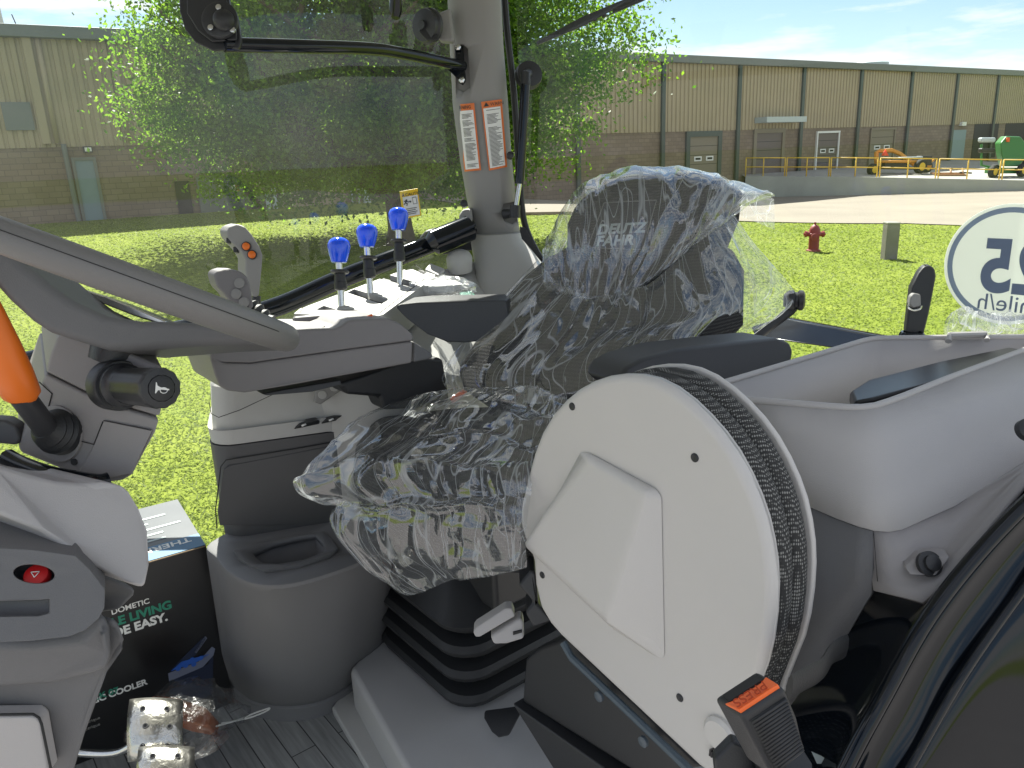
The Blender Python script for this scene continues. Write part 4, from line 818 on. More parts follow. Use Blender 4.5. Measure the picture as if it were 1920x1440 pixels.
for x, y in ((603, 735), (625, 721)): lathe('bracket_plug', face(x, y, .02), FN, [(.0085, 0), (.008, .002), (0, .0022)], M['plight'], bk, n=20)
# driver's armrest console -------------------------------------------
ar = thing('armrest_console', 'grey control armrest with keypad tray beside the driver seat', 'armrest', P(580, 735, 1.3))
EX = SV*.14+ZV*.0
low = pr([(394, 664, 1.24), (396, 676, 1.24), (404, 704, 1.245), (412, 724, 1.25), (426, 733, 1.255), (460, 737, 1.26), (545, 723, 1.285), (773, 681, 1.36), (775, 640, 1.36), (660, 655, 1.32), (540, 672, 1.28), (470, 682, 1.26), (420, 681, 1.245)])
up = pr([(394, 660, 1.24), (400, 645, 1.25), (450, 630, 1.265), (553, 618, 1.285), (626, 617, 1.31), (640, 611, 1.315), (650, 602, 1.32), (664, 599, 1.325), (727, 597, 1.345), (752, 607, 1.352), (775, 627, 1.36), (775, 638, 1.36), (660, 653, 1.32), (540, 670, 1.28), (470, 680, 1.26), (420, 679, 1.245), (397, 674, 1.24)])
prism('lower_shell', low, EX, M['pwarm'], ar, bevel=.005)
prism('upper_shell', [p+ZV*-.0012 if i > 10 else p for i, p in enumerate(up)], EX*.98, M['pwarm'], ar, bevel=.004)
prism('tray_back', pr([(552, 595, 1.38), (600, 590, 1.39), (695, 588, 1.42), (712, 594, 1.42), (712, 610, 1.42), (552, 620, 1.38)]), SV*.012, M['pwarm'], ar, bevel=.004)
for x, y in ((564, 614), (576, 617), (586, 613.5), (601, 613)):
    lathe('keypad_button', P(x, y, 1.33), (0, -.1, 1), [(.008, -.004), (.008, .002), (.006, .003), (0, .003)], M['plight'], ar, n=16)
tube('orange_toggle', pr([(690, 598, 1.37), (700, 594, 1.37)]), .006, M['redor'], ar, n=10)
prism('under_tray', pr([(490, 738, 1.31), (545, 728, 1.32), (640, 712, 1.35), (640, 722, 1.35), (585, 735, 1.33), (500, 742, 1.31)]), SV*.1, M['pblack'], ar, bevel=.002)
prism('hinge_cover', pr([(776, 640, 1.39), (812, 664, 1.42), (812, 672, 1.42), (776, 680, 1.39)]), SV*.05, M['pmid'], ar, bevel=.004)
js = thing('joystick', 'grey joystick grip with round pads on the armrest console', 'joystick', P(490, 600, 1.28))
g1 = prism('grip', pr([(402, 518), (405, 509), (420, 505), (438, 505.5), (453, 509), (463, 517), (470, 533), (477, 578), (453, 586), (435, 573), (421, 552), (407, 538)], 1.27), SV*.038, M['pwarm'], js, bevel=.011, seg=4)
for x, y in ((449, 531), (443, 551), (457.5, 567)): lathe('thumb_pad', P(x, y, 1.268), -FW, [(.0085, -.004), (.0085, .0008), (.0078, .0012), (0, .0012)], M['pgrey'], js, n=24)
bp = pr([(464, 578, 1.29), (468, 582, 1.29), (474, 586, 1.29), (480, 590, 1.29), (486, 594, 1.29), (492, 598, 1.29), (498, 602, 1.29), (506, 607, 1.29)])
tube('boot', bp, [.019, .022, .017, .021, .015, .019, .013, .016], M['prubber'], js, n=18)
jt = thing('shuttle_grip', 'tall grey grip with two orange buttons behind the joystick', 'joystick', P(482, 575, 1.4))
prism('grip', pr([(425, 434), (431, 425), (447, 420), (460, 425), (473, 440), (487, 462), (493, 478), (492, 500), (486, 556), (477, 558), (466, 540), (460, 507), (460, 487), (452, 473), (438, 458), (428, 447)], 1.42), SV*.042, M['pgrey'], jt, bevel=.012, seg=4)
tube('stem', pr([(481, 555, 1.43), (480, 600, 1.43)]), .008, M['pblack'], jt, n=10)
for x, y in ((461.7, 462), (472.5, 477.5)):
    lathe('button_ring', P(x, y, 1.418), -FW, [(.0088, -.004), (.0088, .0015), (.0075, .002), (0, .002)], M['pblack'], jt, n=20); lathe('orange_button', P(x, y, 1.416), -FW, [(.007, 0), (.0066, .003), (.004, .0045), (0, .005)], M['orangep'], jt, n=20)
for x, y in ((431, 452), (444, 469)): box('side_button', P(x, y, 1.43), RT*.004, UP*.005, FW*.008, M['pblack'], jt, bevel=.001)
# steering column and wheel ------------------------------------------
stc = thing('steering_column', 'grey steering column housing with stalks below the wheel', 'steering column', P(150, 890, 1.020))
EXC = Vector((-.1, .17, .02))
upc = pr([(119, 626, 0.920), (140, 625, 0.920), (220, 652, 0.910), (306, 690, 0.895), (308, 712, 0.895), (305, 758, 0.895), (300, 783, 0.897), (250, 768, 0.905), (160, 735, 0.915), (86, 698, 0.930), (95, 665, 0.925), (108, 633, 0.920)])
loc = pr([(85, 701, 0.930), (160, 738, 0.915), (250, 771, 0.905), (299, 786, 0.897), (292, 810, 0.900), (270, 850, 0.910), (248, 892, 0.920), (230, 902, 0.920), (200, 906, 0.925), (150, 895, 0.935), (90, 870, 0.945), (40, 850, 0.955), (34, 838, 0.955), (60, 770, 0.940)])
prism('upper_cowl', upc, EXC, M['pcol'], stc, bevel=.014, seg=4)
prism('lower_cowl', loc, EXC, M['pcol'], stc, bevel=.012, seg=4)
def onp(x, y, ring, off=0):
    n = (ring[3]-ring[0]).cross(ring[8 if len(ring) > 8 else -1]-ring[0]).normalized(); n = n if n.dot(FW) < 0 else -n
    return onplane(x, y, ring[0], n)+n*off, n
prism('cover_plate', [onp(x, y, loc, .0015)[0] for x, y in ((194, 792), (200, 788), (288, 806), (248, 888), (200, 898), (150, 885), (170, 850), (178, 833))], EXC*.02, M['pcol'], stc, bevel=.003)
for sm in (((76, 716), (100, 738), (90, 775)), ((195, 790), (178, 833), (148, 825)), ((197, 788), (285, 806))):
    line('seam', [onp(x, y, loc, .002)[0] for x, y in sm], M['seam'], stc, .0007)
c0, nn = onp(112, 812, loc, .002); lathe('boot_ring', c0+nn*.0, nn, [(0.0345, -0.0046), (0.0345, 0.0023), (0.0276, 0.0034), (.0, .003)], M['pcol'], stc, n=32)
ld = (P(30, 700, 0.820)-P(100, 812, 0.920)).normalized(); b0 = P(113, 810, 0.926)
lathe('lever_boot', b0, (ld+nn*1.2), [(0.0276, -0.0046), (0.0276, 0.0069), (0.0242, 0.0103), (0.0253, 0.0138), (0.0207, 0.0184), (0.0218, 0.0218), (0.0149, 0.0287), (0.0126, 0.0345)], M['prubber'], stc, n=28)
s1 = b0+(ld+nn*1.2).normalized()*.028
ptA, ptB = P(84, 800, 0.895), P(40, 742, 0.860)
tube('lever_shaft', [s1, ptA, ptB], [.0135, .0135, .0135], M['pblack'], stc, n=14)
hp = pr([(46, 752, 0.865), (40, 738, 0.860), (20, 700, 0.842), (-2, 650, 0.825), (-30, 590, 0.810), (-70, 510, 0.790)])
tube('orange_handle', hp, [.013, .021, .0235, .0225, .021, .019], M['orangep'], stc, n=18, flat=.75)
hc, hn = onp(140, 866, loc, .001); lathe('plug_hole', hc, hn, [(.004, -.002), (.004, .001), (0, .001)], M['seam'], stc, n=14)
# horn stalk
hs0, hs1 = P(225, 722, 0.895), P(303, 728, 0.820)
hd_ = (hs1-hs0).normalized()
lathe('stalk_base', P(218, 722, 0.905), hd_, [(0.0299, -0.0115), (0.0299, 0.0115), (0.0282, 0.0149), (0.0253, 0.0149), (0.0259, 0.0242), (0.0230, 0.0276), (0.0213, 0.0379), (0.0000, 0.0379)], M['pblack'], stc, n=32)
L_ = (hs1-hs0).length
sk = lathe('horn_stalk', hs0, hd_, [(.0185, .01), (.0205, .016), (.0222, L_-.010), (.0226, L_-.004), (.0212, L_-.001), (.0148, L_), (.0146, L_-.0015), (0, L_-.0015)], M['pblack'], stc, n=48, ribs=12, ribamp=.035)
lathe('horn_button', hs1, hd_, [(.0138, -.004), (.0138, .0006), (.0128, .0012), (0, .0015)], M['prubber'], sk, n=28)
hc = hs1+hd_*.0022; hu = (UP-hd_*UP.dot(hd_)).normalized(); hr = hu.cross(hd_)*-1; hr = hr if hr.dot(RT) > 0 else -hr
def hp_(x, y): return hc+(hr*x+hu*y)*1.35
prism('horn_symbol', [hp_(-.0052, .0048), (hp_(-.0046, .0048)), hp_(-.0040, .0022), hp_(-.0015, .0008), hp_(.0052, -.0005), hp_(.0052, -.0016), hp_(-.0010, -.0010), hp_(-.0036, -.0016), hp_(-.0052, -.0040), hp_(-.0058, -.0036)], hd_*.0003, M['print'], sk, smooth=False)
mk('horn_symbol_loop', *tube_data([hp_(.001+.0026*math.cos(a)*1.1, -.0016+.0022*math.sin(a)) for a in [2*math.pi*i/20 for i in range(21)]], .0005, 5), M['print'], sk, fix=False)
# wheel
w_ = thing('steering_wheel', 'grey steering wheel seen edge-on at upper left', 'steering wheel', P(225, 655, .90))
wc = P(242, 528, .90); we1 = (P(555, 641, .90)-P(-71, 415, .90)); we1.normalize()
wv = (wc-CAM).normalized(); wn_ = we1.cross(wv).normalized(); wn_ = wn_ if wn_.z > 0 else -wn_
we2 = wn_.cross(we1).normalized(); we2 = we2 if we2.dot(FW) > 0 else -we2
WR = (P(549, 639, .90)-wc).length-.0185
vs, fs = [], []; NS, NT = 96, 20
for i in range(NS):
    a = 2*math.pi*i/NS; rd = we1*math.cos(a)+we2*math.sin(a)
    for j in range(NT):
        b = 2*math.pi*j/NT; vs.append(wc+rd*(WR+.0185*math.cos(b))+wn_*.0172*math.sin(b))
fs = [(i*NT+j, ((i+1) % NS)*NT+j, ((i+1) % NS)*NT+(j+1) % NT, i*NT+(j+1) % NT) for i in range(NS) for j in range(NT)]
rimo = mk('rim', vs, fs, pm('wheel_rim_grey', (.17, .165, .16), .5, 0, .25, 900, .05), w_, fix=False)
line('rim_seam', [wc+(we1*math.cos(a)+we2*math.sin(a))*(WR+.0181)+wn_*.0045 for a in [-math.pi/2-1.35+2.7*i/50 for i in range(51)]], M['seam'], rimo, .0005)
def wq(x, y, k=0): return onplane(x, y, wc, -wv)+we2*k
hubp = [(-60, 410), (-20, 470), (30, 530), (70, 575), (110, 612), (140, 632), (190, 648), (240, 663), (280, 666), (330, 662), (420, 655), (500, 652), (535, 645), (500, 618), (440, 616), (380, 613), (320, 611), (300, 612), (240, 602), (180, 575), (140, 546), (100, 512), (60, 475)]
prism('spoke_dish', [wq(x, y, -.055) for x, y in hubp], we2*.11, M['pmid'], w_, bevel=.012, seg=4)
lathe('hub', P(232, 640, .93), wn_, [(.03, -.03), (.035, .0), (.035, .02), (.03, .025), (0, .025)], M['pblack'], w_, n=32)
# instrument pod edge showing through the wheel
tag(prism('instrument_bezel', pr([(150, 540), (200, 556), (260, 580), (312, 602), (308, 610), (250, 592), (190, 568), (150, 552)], .92), we2*.06, M['chrome'], bevel=.002), 'curved silver instrument bezel showing through the steering wheel', 'instrument')
# dash shroud at lower left --------------------------------------------
ds = thing('dash_console', 'grey dash shroud with red hazard button at lower left', 'dashboard', atz(100, 1440, FZ))
ESH = Vector((-.22, .12, 0))
shr = [(-60, 850, .86), (0, 872, .86), (60, 890, .86), (110, 903, .855), (178, 910, .85), (225, 904, .845), (245, 922, .84), (262, 950, .835), (280, 995, .83), (283, 1060, .83), (275, 1106, .835), (240, 1090, .825), (161, 1053, .82), (80, 998, .82), (0, 966, .825), (-60, 950, .83)]
prism('column_shroud', pr(shr), ESH, M['ptub'], ds, bevel=.012, seg=4)
tube('column_gaiter', smoothpath(pr([(14, 858, .93), (40, 872, .92), (90, 890, .905), (140, 900, .90), (185, 906, .895), (205, 902, .90)]), 5), .011, M['gloss'], ds, n=12)
prism('recess_panel', pr([(-60, 960, .86), (0, 975, .86), (80, 1005, .86), (161, 1060, .86), (270, 1106, .865), (225, 1150, .87), (150, 1160, .88), (-60, 1160, .88)]), ESH, M['pmid'], ds, bevel=.008)
podp = [(-60, 1026, .80), (0, 1028, .80), (60, 1031, .80), (141, 1042, .80), (170, 1070, .80), (197, 1106, .80), (196, 1140, .795), (185, 1160, .79), (160, 1182, .785), (129, 1194, .78), (60, 1202, .775), (-60, 1207, .775)]
hz = prism('switch_pod', pr(podp), Vector((-.06, .12, 0)), M['pmid'], ds, bevel=.014, seg=4)
hzc = [(64+42*math.cos(a), 1076+19*math.sin(a)+3*math.cos(a)) for a in [2*math.pi*i/24 for i in range(24)]]
cut(hz, [prism('cutter', pr(hzc, .74), ray(64, 1076)*.085, None), prism('cutter', pr([(-80, 1128), (75, 1124), (98, 1122), (98, 1150), (75, 1156), (-80, 1158)], .74), ray(20, 1140)*.065, None)])
prism('slot_floor', pr([(-80, 1128), (98, 1122), (98, 1150), (-80, 1160)], .812), Vector((0, .01, 0)), M['pblack'], ds, smooth=False)
hb_ = P(66, 1076, .806); hax = (Vector((.15, -.55, .75))).normalized()
lathe('hazard_base', hb_-hax*.016, hax, [(.0145, -.008), (.0145, .004), (.0135, .006), (0, .006)], M['pblack'], ds, n=28)
hbn = lathe('hazard_button', hb_-hax*.006, hax, [(.0125, -.006), (.0125, .003), (.0115, .0045), (.006, .0055), (0, .006)], M['redp'], ds, n=28)
ht = hb_+hax*.0006; hx_ = (RT-hax*RT.dot(hax)).normalized(); hy_ = hax.cross(hx_)
ta_, tb_, tc_ = [ht+hx_*(.0048*math.cos(a))+hy_*(.0042*math.sin(a)) for a in (R_(40), R_(160), R_(280))]
for a, b in ((ta_, tb_), (tb_, tc_), (tc_, ta_)): tube('hazard_triangle', [a, b], .0005, M['print'], hbn, n=5)
bodyp = [(-80, 1190, .84), (60, 1195, .84), (150, 1180, .84), (215, 1150, .85), (232, 1170, .85), (243, 1200, .85), (235, 1225, .85), (209, 1265, .86), (190, 1320, .87), (168, 1380, .885), (150, 1440, .90), (130, 1500, .92), (-80, 1520, .92)]
prism('body', pr(bodyp), Vector((-.25, .10, 0)), M['pmid'], ds, bevel=.016, seg=4)
prism('upper_band', pr([(-80, 1204, .82), (60, 1203, .82), (150, 1190, .82), (196, 1150, .82), (212, 1180, .83), (214, 1230, .835), (205, 1262, .84), (100, 1290, .84), (-80, 1300, .84)]), Vector((-.1, .10, 0)), M['pmid'], ds, bevel=.016, seg=4)
prism('service_panel', pr([(-80, 1344, .845), (60, 1342, .85), (68, 1346, .85), (74, 1356, .85), (92, 1450, .875), (-80, 1470, .88)]), Vector((0, .02, 0)), M['ptub'], ds, bevel=.003)
line('panel_gap', pr([(-60, 1341, .844), (62, 1339, .849), (73, 1346, .85), (78, 1358, .85), (97, 1450, .873)]), M['seam'], ds, .0015)
prism('mirror_edge', pr([(-30, 785), (10, 788), (30, 800), (38, 825), (30, 836), (-30, 830)], .95), (0, .02, 0), M['pdark'], ds, bevel=.004)
# cooler carton -------------------------------------------------------
ca = thing('cooler_carton', 'black printed cardboard cooler carton on the cab floor', 'carton', atz(430, 1330, FZ))
br = atz(437, 1318, FZ); bl = atz(130, 1440, FZ); BX = (br-bl); BX.z = 0; BX.normalize(); BY = Vector((-BX.y, BX.x, 0)); BH = .30
# height so that the top right corner meets its place in view
tops = [br+ZV*(k/1000) for k in range(150, 500)]
BH = min(tops, key=lambda q: abs((720-FPX*(q-CAM).dot(UP)/(q-CAM).dot(FW))-1023)).z-FZ
BW = .46
M['card'] = pm('black_carton', (.008, .008, .009), .3, 0, .05, 60, .2); M['cardtop'] = pm('carton_top_print', (.06, .068, .078), .4, 0, 0, var=.1)
c_ = br-BX*BW/2+BY*.14+ZV*BH/2
box('carton_body', c_, BX*BW/2, BY*.14, ZV*(BH/2), M['card'], ca, bevel=.0015)
box('top_panel', c_+ZV*(BH/2+.0008), BX*(BW/2-.001), BY*.139, ZV*.0006, M['cardtop'], ca, smooth=False)
box('top_band', c_-BY*.108+ZV*(BH/2+.0018), BX*(BW/2-.001), BY*.031, ZV*.0005, pm('carton_blue', (.05, .15, .27), .5), ca, smooth=False)
line('cut_edge', [br-BX*BW+ZV*BH-BY*.0005, br+ZV*BH-BY*.0005], pm('raw_card', (.4, .3, .2), .8), ca, .0014)
def fx(u, v): return br-BX*u+ZV*v-BY*.0006     # u metres left of the right edge, v above the floor
text('top_words', 'THERMOELECTRIC', c_+BX*(BW/2-.02)-BY*.135+ZV*(BH/2+.0026)+BY*.05, -BX, -BY, .03, M['print'], ca, .0002, off=.0006)
for k in range(5): box('top_print', c_+BX*(.12-.02*(k % 2))+BY*(-.05+.03*k)+ZV*(BH/2+.002), BX*(.05+.02*(k % 3)), BY*.004, ZV*.0004, M['galv'], ca, smooth=False)
def ftext(nm, s, x, y, size, mat, **k):
    q = onplane(x, y, br, -BY); return text(nm, s, q-BY*.0008, BX, ZV, size, mat, ca, .0002, 'RIGHT', **k)
ftext('brand_word', 'DOMETIC', 281, 1130, .0155, M['print'], off=.0003)
ftext('slogan_line', 'MOBILE LIVING', 323, 1139, .025, M['greenp'], off=.001); ftext('slogan_line', 'MADE EASY.', 315, 1162, .025, M['print'], off=.001)
ftext('model_line', 'CK 07', 223, 1297, .0175, M['greenp'], off=.0005); ftext('type_line', 'THERMOELECTRIC COOLER', 276, 1282, .0175, M['print'], off=.0006)
for k in range(2): ftext('small_print', 'Glaciere electrique', 188, 1347+12*k, .009, M['pgrey'])
def fq(x, y, o=.001): return onplane(x, y, br, -BY)-BY*o
M['coolb'] = pm('cooler_dark_blue', (.012, .02, .05), .5); M['coolg'] = pm('cooler_grey', (.17, .19, .26), .5); M['coolbl'] = pm('bottle_blue', (.03, .12, .5), .4)
pic = prism('cooler_picture', [fq(x, y) for x, y in ((317, 1275), (390, 1245), (400, 1213), (398, 1300), (370, 1316), (318, 1300))], BY*.0005, M['coolb'], ca, smooth=False)
for q, mt in ((((315, 1262), (372, 1240), (397, 1212), (403, 1216), (400, 1228), (380, 1250), (317, 1277)), M['coolg']), (((320, 1258), (340, 1240), (394, 1225), (370, 1240)), M['coolbl']), (((318, 1257), (362, 1213), (384, 1192), (386, 1197), (366, 1228)), M['coolb']), (((364, 1222), (384, 1192), (388, 1196), (368, 1224)), M['coolg'])):
    prism('picture_piece', [fq(x, y, .0015) for x, y in q], BY*.0004, mt, pic, smooth=False)
for x, y in ((334, 1253), (348, 1247), (360, 1236), (376, 1233), (363, 1245)): lathe('picture_bottle', fq(x, y, .0019), -BY, [(.005, 0), (.005, .0003)], M['coolbl'], pic, n=12)
# bagged orange block and pedals ----------------------------------------
ob = thing('orange_block', 'orange foam block in a clear bag on the floor in front of the carton', 'foam block', atz(350, 1400, FZ))
prism('block', pr([(276, 1308, 1.45), (290, 1302, 1.46), (330, 1306, 1.47), (385, 1325, 1.47), (396, 1338, 1.46), (390, 1362, 1.43), (340, 1352, 1.41), (285, 1330, 1.42)]), (0, .03, -.05), pm('orange_foam', (.32, .085, .02), .8, 0, .4, 200), ob, bevel=.012)
M['filmd'] = film('hazy_bag_film', .04, .5, 22, .018)
lump('bag_film', P(345, 1350, 1.43), .10, .09, .045, M['filmd'], ob, 9, .35, 30, 18)
tag(tube('white_tie', smoothpath(pr([(405, 1362, 1.47), (440, 1352, 1.5), (470, 1345, 1.53), (498, 1334, 1.56), (505, 1328, 1.57), (480, 1336, 1.56), (445, 1350, 1.53), (415, 1356, 1.5)]), 5), .0016, M['print'], n=6), 'thin white cable tie string lying on the floor by the console foot', 'string')
M['steelp'] = pm('stamped_steel', (.55, .54, .5), .28, 1.0, .8, 90, .15, 25)
def pedal(cx, cy, d, w, h, tiltx, label):
    t = thing('pedal', label, 'pedal', atz(cx, cy+60, FZ))
    c = P(cx, cy, d); ux = (RT*.93+UP*-.1+FW*.2).normalized(); uy = (UP*.75+RT*-.25-FW*-.55).normalized(); n = ux.cross(uy).normalized(); n = n if n.dot(FW) < 0 else -n
    NX, NY = 10, 12; vs = []
    for j in range(NY+1):
        for i in range(NX+1):
            a = (i/NX-.5); b = (j/NY-.5); vs.append(c+ux*w*a+uy*h*b+n*(.022-.09*b*b*h/.11-.05*a*a))
    fs = [(j*(NX+1)+i, j*(NX+1)+i+1, (j+1)*(NX+1)+i+1, (j+1)*(NX+1)+i) for j in range(NY) for i in range(NX)]
    pl_ = mk('tread_plate', vs, fs, M['steelp'], t, solid=.004)
    for j in range(3):
        for i in range(2):
            a = -.22+.44*i+.06*(j % 2); b = -.32+.3*j; q = c+ux*w*a+uy*h*b+n*(.0245-.09*b*b*h/.11-.05*a*a)
            lathe('grip_hole', q, n, [(.005, -.001), (.0044, .0022), (.003, .0022), (.0028, .0008), (0, .0008)], M['pdark'], pl_, n=12)
    return t, c
t, c = pedal(292, 1366, 1.36, .09, .105, 0, 'upper dimpled bare steel pedal in front of the carton')
tube('pedal_rod', smoothpath([c, P(250, 1396, 1.36), P(215, 1412, 1.37), P(155, 1412, 1.38), P(80, 1400, 1.38)], 6), .007, M['chrome'], t, n=10)
t, c = pedal(312, 1452, 1.30, .09, .09, 0, 'lower dimpled bare steel pedal cut off by the bottom edge'); tube('pedal_rod', [c, P(200, 1470, 1.33), P(80, 1450, 1.36)], .007, M['chrome'], t, n=10)
# driver seat ----------------------------------------------------------
se = thing('driver_seat', 'black mesh-fabric driver seat wrapped in clear plastic', 'seat', atz(850, 1330, FZ))
prism('cushion', pr([(700, 770, 1.50), (850, 752, 1.44), (1090, 742, 1.36), (1100, 850, 1.18), (1000, 935, 1.13), (900, 950, 1.15), (780, 945, 1.21), (680, 900, 1.33), (655, 870, 1.38), (660, 820, 1.44)]), (0.01, .02, -.12), M['fab'], se, bevel=.035, seg=5)
prism('seat_pan', pr([(740, 950, 1.34), (990, 950, 1.16), (1060, 900, 1.22), (1040, 800, 1.45), (760, 830, 1.5)]), (0, .02, -.13), M['prubber'], se, bevel=.01)
bk_ = SV*.0+RV*.12
prism('backrest', pr([(1018, 480, 1.66), (1070, 470, 1.62), (1310, 470, 1.56), (1335, 520, 1.53), (1330, 640, 1.45), (1200, 720, 1.38), (1080, 800, 1.38), (940, 790, 1.46), (862, 735, 1.52), (850, 690, 1.55), (905, 600, 1.60), (960, 545, 1.64)]), bk_, M['fab'], se, bevel=.03, seg=5)
hr_ring = pr([(1052, 420, 1.65), (1066, 388, 1.65), (1092, 358, 1.65), (1140, 336, 1.645), (1200, 326, 1.635), (1270, 326, 1.62), (1330, 338, 1.61), (1352, 365, 1.6), (1345, 420, 1.585), (1320, 480, 1.57), (1270, 540, 1.565), (1200, 572, 1.57), (1130, 570, 1.59), (1075, 530, 1.62), (1052, 470, 1.645)])
prism('headrest', hr_ring, RV*.095, M['fab'], se, bevel=.028, seg=5)
hn_ = (hr_ring[7]-hr_ring[0]).cross(hr_ring[12]-hr_ring[0]).normalized(); hn_ = hn_ if hn_.dot(FW) < 0 else -hn_
def hq(x, y, o=.004): return onplane(x, y, hr_ring[4], hn_)+hn_*o
lg = [(1133, 382), (1231, 377), (1205, 470), (1102, 466)]
prism('logo_patch', [hq(x, y, .003) for x, y in lg], -hn_*.004, pm('logo_leather', (.03, .032, .036), .35, 0, .9, 260, .1), se)
for i in range(4): tube('logo_stitch', [hq(*lg[i], .0045), hq(*lg[(i+1) % 4], .0045)], .0011, M['pgrey'], se, n=5)
a, b = hq(1119, 441, .005), hq(1204, 437, .005); u_ = hq(1126, 410, .005)-a
text('logo_word', 'DEUTZ', a, b-a, u_, .031, M['galv'], se, .0004, shear=.25, off=.0011); a2 = hq(1117, 463, .005); text('logo_word', 'FAHR', a2, b-a, u_, .031, M['galv'], se, .0004, shear=.25, off=.0011)
# armrests
na = prism('armrest', pr([(1098, 700, 1.20), (1100, 686, 1.21), (1108, 673, 1.22), (1135, 659, 1.235), (1200, 641, 1.26), (1300, 630, 1.30), (1385, 622, 1.335), (1410, 629, 1.335), (1416, 645, 1.33), (1408, 690, 1.31), (1398, 716, 1.30), (1300, 760, 1.25), (1150, 740, 1.21)]), (-SV)*.075, M['pblack'], se, bevel=.012, seg=4)
na['label'] = 'black padded armrest nearest the folded seat'
fa = prism('armrest', pr([(741, 577, 1.42), (747, 571, 1.42), (784, 567, 1.44), (860, 565, 1.48), (950, 563, 1.53), (955, 600, 1.53), (900, 640, 1.5), (873, 643, 1.49), (838, 642, 1.47), (800, 627, 1.445), (762, 598, 1.425)]), Vector((.02, .075, 0)), M['pblack'], se, bevel=.012, seg=4)
fa['label'] = 'black armrest on the far side of the seat'
prism('armrest_bracket', pr([(634, 720, 1.38), (700, 700, 1.42), (790, 668, 1.46), (832, 672, 1.47), (845, 752, 1.5), (800, 765, 1.48), (720, 770, 1.46), (712, 745, 1.45), (650, 740, 1.4)]), SV*.06, M['prubber'], se, bevel=.008)
prism('red_belt_tag', pr([(842, 748, 1.44), (868, 731, 1.44), (876, 736, 1.44), (850, 756, 1.44)]), (0, .008, 0), M['redor'], se, bevel=.002)
# bellows
bcor = atz(872, 1350, 1.865); bc_ = bcor+SV*.165+RV*.165
rings = []
zb = 1.862
prof = [(.150, 0), (.168, .012), (.172, .022), (.165, .030), (.140, .034), (.168, .058), (.173, .068), (.166, .076), (.142, .080), (.170, .104), (.175, .114), (.168, .122), (.144, .126), (.171, .150), (.175, .160), (.165, .168), (.13, .20), (.10, .235)]
for h_, z_ in prof: rings.append(rring(Vector((bc_.x, bc_.y, zb+z_*1.18)), RV, SV, h_, h_, .06, 6))
loft('bellows', rings, M['prubber'], se, ang=35)
lathe('swivel_ring', Vector((bc_.x, bc_.y, 2.145)), ZV, [(.12, 0), (.12, .05), (.11, .055), (.0, .055)], M['pblack'], se, n=36)
prism('foot_bracket', pr([(905, 1345, 1.36), (980, 1335, 1.34), (955, 1382, 1.32), (935, 1386, 1.32), (922, 1375, 1.33)]), (0, .02, 0), M['pblack'], se, bevel=.006)
# grey adjusting handles
hd1 = pr([(887, 1185, 1.16), (893, 1176, 1.16), (948, 1141, 1.165), (960, 1141, 1.165), (966, 1156, 1.165), (925, 1180, 1.16), (900, 1195, 1.155), (890, 1194, 1.155)])
prism('height_handle', hd1, (.0, .022, .0), M['ptub'], se, bevel=.006); hd2 = pr([(919, 1193, 1.16), (938, 1182, 1.16), (975, 1159, 1.165), (982, 1166, 1.165), (983, 1198, 1.16), (950, 1208, 1.155), (925, 1209, 1.155)])
prism('slide_handle', hd2, (0, .025, 0), M['ptub'], se, bevel=.005); prism('handle_slot', pr([(962, 1186, 1.158), (979, 1182, 1.158), (979, 1186, 1.158), (962, 1191, 1.158)]), (0, .003, 0), M['seam'], se, smooth=False)
prism('side_adjuster', pr([(972, 1098, 1.14), (996, 1068, 1.14), (1006, 1075, 1.14), (1010, 1135, 1.14), (1040, 1165, 1.14), (1000, 1178, 1.14), (985, 1150, 1.14), (1000, 1130, 1.14)]), (0, .05, 0), M['pblack'], se, bevel=.006)
box('under_frame', Vector((bc_.x, bc_.y, 2.12))+RV*.1-SV*.06, RV*.2, SV*.13, ZV*.05, M['prubber'], se, bevel=.01)
# plinth of the seat
plz = 1.86
tag(prism('seat_plinth', zr([(655, 1252), (668, 1238), (730, 1190), (900, 1150), (1150, 1150), (1200, 1600), (800, 1545), (765, 1450)], plz), (0, 0, -.12), pm('plinth_grey', (.42, .415, .41), .5, 0, .2, 800, .06), bevel=.012), 'light grey raised plinth under the driver seat', 'plinth')
tag(prism('floor_trim', zr([(622, 1325), (655, 1285), (770, 1450), (740, 1500), (690, 1440)], FZ+.02), (0, 0, -.02), M['plight'], bevel=.004), 'light grey floor trim strip along the seat plinth', 'trim')
# folding seat -----------------------------------------------------------
fs_ = thing('folding_seat', 'folded white-shelled passenger seat with dark mesh cushions', 'folding seat', atz(1300, 1500, FZ))
F0 = P(1200, 1050, .95); FNm = (RV+ZV*-.02).normalized()
def fp(x, y, o=0): return onplane(x, y, F0, FNm)+FNm*o
def fpr(x, y, o): return onplane(x, y, F0+FNm*o, FNm)
shell = [(972, 981), (974, 945), (981, 915), (998, 849), (1012, 812), (1032, 778), (1055, 752), (1080, 731), (1105, 717), (1135, 707), (1165, 703), (1195, 704), (1225, 711), (1257, 727), (1290, 752), (1320, 781), (1348, 813), (1374, 850), (1397, 892), (1416, 935), (1430, 976), (1440, 1020), (1446, 1062), (1448, 1105), (1446, 1155), (1440, 1206), (1430, 1250), (1415, 1290), (1400, 1330), (1382, 1400), (1378, 1450), (1330, 1455), (1309, 1440), (1180, 1318), (1051, 1196), (1030, 1172), (1011, 1140), (1000, 1095), (997, 1048), (984, 1020)]
sh = [fp(x, y) for x, y in shell]
prism('front_shell', sh, FNm*.022, M['pwhite'], fs_, bevel=.018, seg=6)
cen_ = fp(1225, 1060)
def scaled(r, k, o): c = fp(1225, 1060); return [c+(p-c)*k+FNm*o for p in r]
